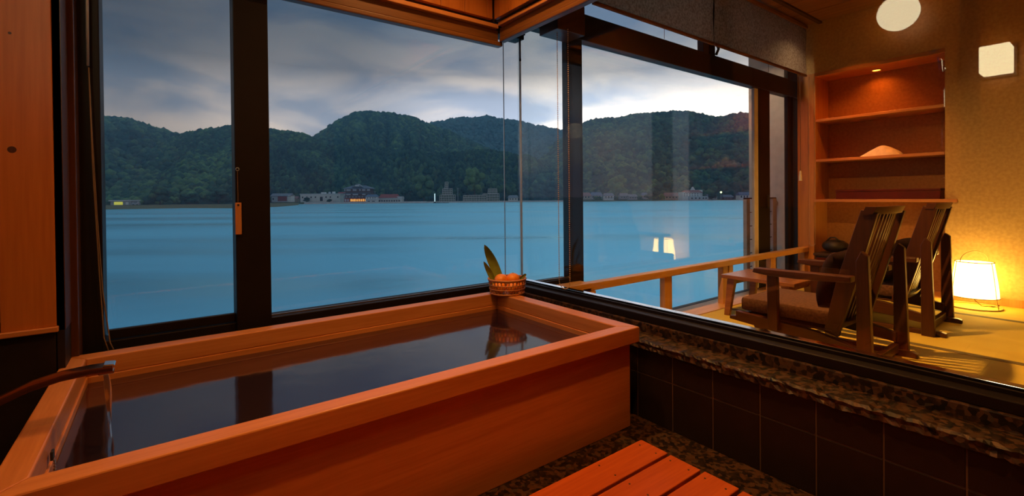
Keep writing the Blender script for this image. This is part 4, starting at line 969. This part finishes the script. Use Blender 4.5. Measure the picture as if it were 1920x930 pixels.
# boats
for (p, w_, yy, lb) in ((791, 12, 381, 'low white moored boat nearest the red roofed building'), (805, 9, 382, 'white boat moored left of the glowing pole'), (853, 8, 380.5, 'small white boat moored right of the terraced slope')):
    b = Bld('moored_boat', p, 455, yy, lb, 'boat'); b.root['group'] = 'boats on the far shore'
    k = b.k; hw = w_/2
    m = MB().add([b.P(p-hw, 0, yy-1.3), b.P(p+hw, 0, yy-1.3), b.P(p+hw*.8, 0, yy+.6), b.P(p-hw*.8, 0, yy+.6), b.P(p-hw, 2.4, yy-1.3), b.P(p+hw, 2.4, yy-1.3), b.P(p+hw*.8, 2.0, yy+.6), b.P(p-hw*.8, 2.0, yy+.6)], [(0,3,2,1), (4,5,6,7), (0,1,5,4), (1,2,6,5), (2,3,7,6), (3,0,4,7)])
    m.build('hull', BM['white'], b.root, local=True); b.block('cabin', p-hw*.3, p+hw*.25, yy-2.8, yy-1.3, BM['pale'], .5, 1.8)
b = Bld('light_pole', 815, 458, 381, 'glowing blue white light pole at the water edge', 'light pole')
b.block('tube', 814.5, 815.7, 363, 378, emit('cool_tube', (.55, .85, 1), 1.6), 0, .6); b.block('base', 813.5, 817, 378, 381.5, MT['dark'], -.2, .9)
b = Bld('dark_barge', 827, 452, 382.3, 'low dark barge below the terraced slope', 'boat')
b.block('hull', 812, 841, 379.8, 383, MT['dark'], 0, 4); b.block('deck_house', 818, 822, 378.6, 379.8, BM['grey'], 1, 3)
# concrete lattice slope works
def lattice(px0, px1, y0, y1, nx, ny, d, lb, taper=0):
    b = Bld('lattice_retaining_wall', (px0+px1)/2, d, y1, lb, 'retaining wall'); b.root['group'] = 'slope lattices on the far shore'
    lean = (y1-y0)*b.k*.5
    def Q(i, j):
        t = j/ny; px = px0 + (px1-px0)*i/nx; px += ((px0+px1)/2 - px)*taper*t; return b.P(px, lean*t, y1 + (y0-y1)*t)
    for i in range(nx+1): MB().bar(Q(i, 0), Q(i, ny), .45, .45, FH).build('rib', CONC, b.root, local=True)
    for j in range(ny+1): MB().bar(Q(0, j), Q(nx, j), .45, .45, FH).build('beam', CONC, b.root, local=True)
    m = MB().grid([[Q(0, 0), Q(nx, 0)], [Q(0, ny), Q(nx, ny)]])
    m.v = [(v[0]+FH.x*.5, v[1]+FH.y*.5, v[2]) for v in m.v]; m.build('soil', GR2, b.root, local=True)
lattice(824, 853, 365.5, 379, 9, 3, 520, 'lower tier of the stepped concrete lattice behind the barge', .0)
lattice(829, 848, 353.5, 365, 6, 3, 530, 'upper tier of the stepped concrete lattice on the wooded slope', .05)
lattice(834, 840, 341, 353, 2, 3, 542, 'narrow topmost tier of the stepped concrete lattice', .1)
lattice(868, 912, 366, 379, 14, 3, 520, 'long low concrete lattice right of the utility pole', .03)
lattice(905, 936, 363, 378, 10, 3, 524, 'concrete lattice nearest the glass joint', .03)
lattice(915, 932, 354, 362.5, 6, 2, 534, 'small concrete lattice above the long one', .05)
for (p, yt, lb) in ((858.5, 352, 'utility pole between the two lattices'), (703, 358, 'utility pole behind the hotel roof')):
    b = Bld('utility_pole', p, 500, 380, lb, 'pole'); b.block('mast', p-.35, p+.35, yt, 380, BM['grey'], 0, .4); b.block('cross_arm', p-2, p+2, yt+1.5, yt+2.1, BM['grey'], 0, .3)
b = Bld('pale_cottage', 962, 505, 379, 'pale two storey cottage behind the glass corner', 'house')
b.block('wall', 953, 971, 370, 379, BM['white'], 0, 7); b.gable('roof', 951.5, 972.5, 366, 370.5, RM['grey'], -.5, 7.5, 3)
for p in (955, 960, 965.5): b.win(p, p + 3, 372, 374.5); b.win(p, p + 3, 376, 378.4)
# village on the right
def house(px0, px1, yr, ye, yb, wall, roof, lb, d=462, two=False, hip=2, nw=3):
    b = Bld('village_house', (px0+px1)/2, d, yb, lb, 'house'); b.root['group'] = 'houses of the far village'
    b.block('wall', px0 + 1, px1 - 1, ye, yb, BM[wall], 0, 8); b.gable('roof', px0, px1, yr, ye + .4, RM[roof], -.6, 8.6, hip)
    wdt = (px1 - px0 - 4)/nw
    for i in range(nw):
        a = px0 + 2.4 + i*wdt; b.win(a, a + wdt*.6, ye + 1.4, ye + (yb-ye)*.62)
    return b
house(1089, 1109, 361, 366.5, 374.5, 'cream', 'pink', 'village house with a pinkish roof right beside the corner post')
house(1108, 1130, 360.5, 366, 374, 'pale', 'blue', 'blue roofed village house next to the pink roofed one', 470)
b = house(1132, 1152, 362, 366.5, 375.5, 'white', 'slate', 'white two storey village house with a slate roof', 452)
b.block('balcony', 1133, 1151, 370, 371, BM['grey'], -1, 0)
house(1162, 1180, 362, 367, 374, 'grey', 'slate', 'dark grey village house left of a pair', 482)
house(1178, 1196, 364, 368, 374.5, 'grey', 'slate', 'dark grey village house right of a pair', 458)
house(1204, 1222, 361, 366, 373.5, 'grey', 'blue', 'small blue roofed village house among the trees', 472)
house(1246, 1280, 361, 367, 375, 'cream', 'pink', 'wide pink roofed village house left of the white hotel', 480, nw=5)
b = Bld('white_village_hotel', 1300, 455, 375.5, 'large white village building with a red roof and rooftop tower', 'building')
b.block('wall', 1280, 1313, 360, 375.5, BM['white'], 0, 12); b.gable('roof', 1284, 1318, 356.5, 361, RM['red'], -.4, 12.5, 3); b.block('tower_wing', 1305, 1322, 356, 372, BM['white'], 6, 14); b.front_gable('tower', 1302, 1309, 350, 356.5, BM['white'], 7, 11); b.block('lower_wing', 1290, 1324, 368, 375.5, BM['pale'], -4, 0)
for p in (1282, 1287, 1292, 1297, 1302, 1307): b.win(p, p + 2.4, 362.5, 364.6); b.win(p, p + 2.4, 366, 367.8)
for p in (1293, 1300, 1307, 1314, 1319): b.win(p, p + 3, 370, 373.5, None, 'window', -4)
b = Bld('green_street_lamp', 1352, 455, 374, 'glowing greenish street lamp in the far village', 'street lamp')
b.block('mast', 1351.6, 1352.4, 361, 374, BM['grey'], 0, .4)
MB().ball((0, 0, (374-360.5)*b.k), .8, 12, 8).build('lamp_head', emit('green_lamp', (.75, 1, .35), 6), b.root, 0, True, local=True)
house(1326, 1346, 364, 368.5, 375, 'grey', 'slate', 'dark village house right of the white building', 468)
house(1356, 1376, 365, 369, 375, 'brown', 'slate', 'low brown village house right of the green street lamp', 466)
house(1386, 1412, 360, 365, 374.5, 'white', 'blue', 'blue roofed white house at the right end of the village', 455, nw=4)
# left shore shed
b = Bld('field_shed', 232, 400, 384.5, 'low pale shed with yellow lit front on the grass shore at far left', 'shed')
b.block('wall', 207, 246, 377, 384.5, BM['grey'], 0, 8); b.block('roof', 205, 248, 375, 377, BM['pale'], -1, 9); b.block('lit_front', 214, 230, 378.5, 384, LITY, -.3, .2); b.block('door', 236, 241, 379, 384, BM['white'], -.3, .2)
b = Bld('parked_van', 253, 395, 384.5, 'parked grey van right of the shed on the grass shore', 'van')
b.block('body', 247, 260, 380, 383.8, BM['grey'], 0, 2); b.block('cabin', 249, 258, 377.8, 380, BM['pale'], .1, 1.9); b.block('window_band', 250, 257, 378.3, 379.7, WINM, -.05, .2)
for p in (249.5, 257): b.block('wheel', p - 1, p + 1, 383, 384.5, MT['black'], -.1, .3)
# shore trees: each its own
def shore_tree(px, d, yb, yt, wpx, lb, tn, grp):
    base = at(px, yb, d); k = d/F_PX; H = (yb-yt)*k; Wd = wpx*k/2
    t = thing('shore_tree', base, lb, 'tree', grp)
    n = 26; u = RNG.uniform(-1, 1, n); v = RNG.uniform(-1, 1, n); zz = RNG.uniform(.28, .95, n); w_ = np.sqrt(np.clip(1 - ((zz-.5)/.55)**2, .1, 1))
    P_ = np.stack([u*Wd*.62*w_, v*Wd*.62*w_, zz*H], 1)
    crowns(P_, np.full(n, Wd*.36), np.full(n, H*.15), np.clip(RNG.uniform(tn-.2, tn+.2, n), 0, 1), 'crown', FM_A, t)
    MB().tube([(0, 0, 0), (0, 0, H*.5)], max(.2, Wd*.06), 6).build('trunk', MT['darkwood'], t, local=True)
for a in ((795, 500, 380, 330, 46, 'tall rounded green tree left of the stepped lattice', .75), (762, 520, 380, 350, 26, 'lower bushy tree behind the red roofed building', .45), (890, 540, 372, 318, 40, 'bright green broad tree above the long lattice', .95),
          (1000, 510, 379, 345, 34, 'rounded tree right of the pale cottage', .5), (1035, 500, 379, 340, 40, 'dark tree just left of the corner post', .35), (575, 500, 379, 371, 14, 'small round shrub in front of the long white building', .3),
          (617, 496, 379.5, 373, 12, 'second small shrub in front of the long white building', .3), (1158, 520, 374, 330, 42, 'light green tree behind the village houses on the left', .9), (1225, 456, 376, 358, 30, 'dense dark bush between the blue and pink roofed houses', .35),
          (1241, 449, 376, 364, 14, 'pale yellowish bush beside the pink roofed house', .95), (1335, 456, 376, 362, 18, 'dark bush beside the white village building', .3), (300, 405, 384, 348, 40, 'broad tree at the edge of the grass shore behind the left window', .5),
          (355, 415, 384, 362, 36, 'low bushy tree on the grass shore left of the mullion', .35), (410, 415, 384, 356, 40, 'bushy tree on the grass shore beside the mullion', .4), (480, 470, 380, 350, 30, 'tree hidden mostly behind the window mullion', .4), (1120, 456, 376, 368, 18, 'low hedge bush in front of the blue roofed house', .6), (1200, 447, 376, 366, 12, 'small bush right of the grey pair of houses', .5)):
    shore_tree(*a, 'trees along the far shore')

# --- thin blue evening haze over the lake
def haze():
    m = bpy.data.materials.new('evening_haze'); m.use_nodes = True; nt = m.node_tree; nt.nodes.clear()
    v = NN(nt, 'ShaderNodeVolumeScatter'); v.inputs['Color'].default_value = (.26, .62, 1, 1); v.inputs['Density'].default_value = .00045
    o = NN(nt, 'ShaderNodeOutputMaterial'); nt.links.new(v.outputs[0], o.inputs['Volume'])
    c = [FH*d + RH*w for d, w in ((14, -60), (14, 60), (1150, 2300), (1150, -2300))]
    b = MB().hexa([(p.x, p.y, LAKE + .05) for p in c] + [(p.x, p.y, 330) for p in c]).build('haze', m)
    tag(b, 'thin blue evening haze hanging over the lake and hills', 'haze', kind='stuff')
haze()
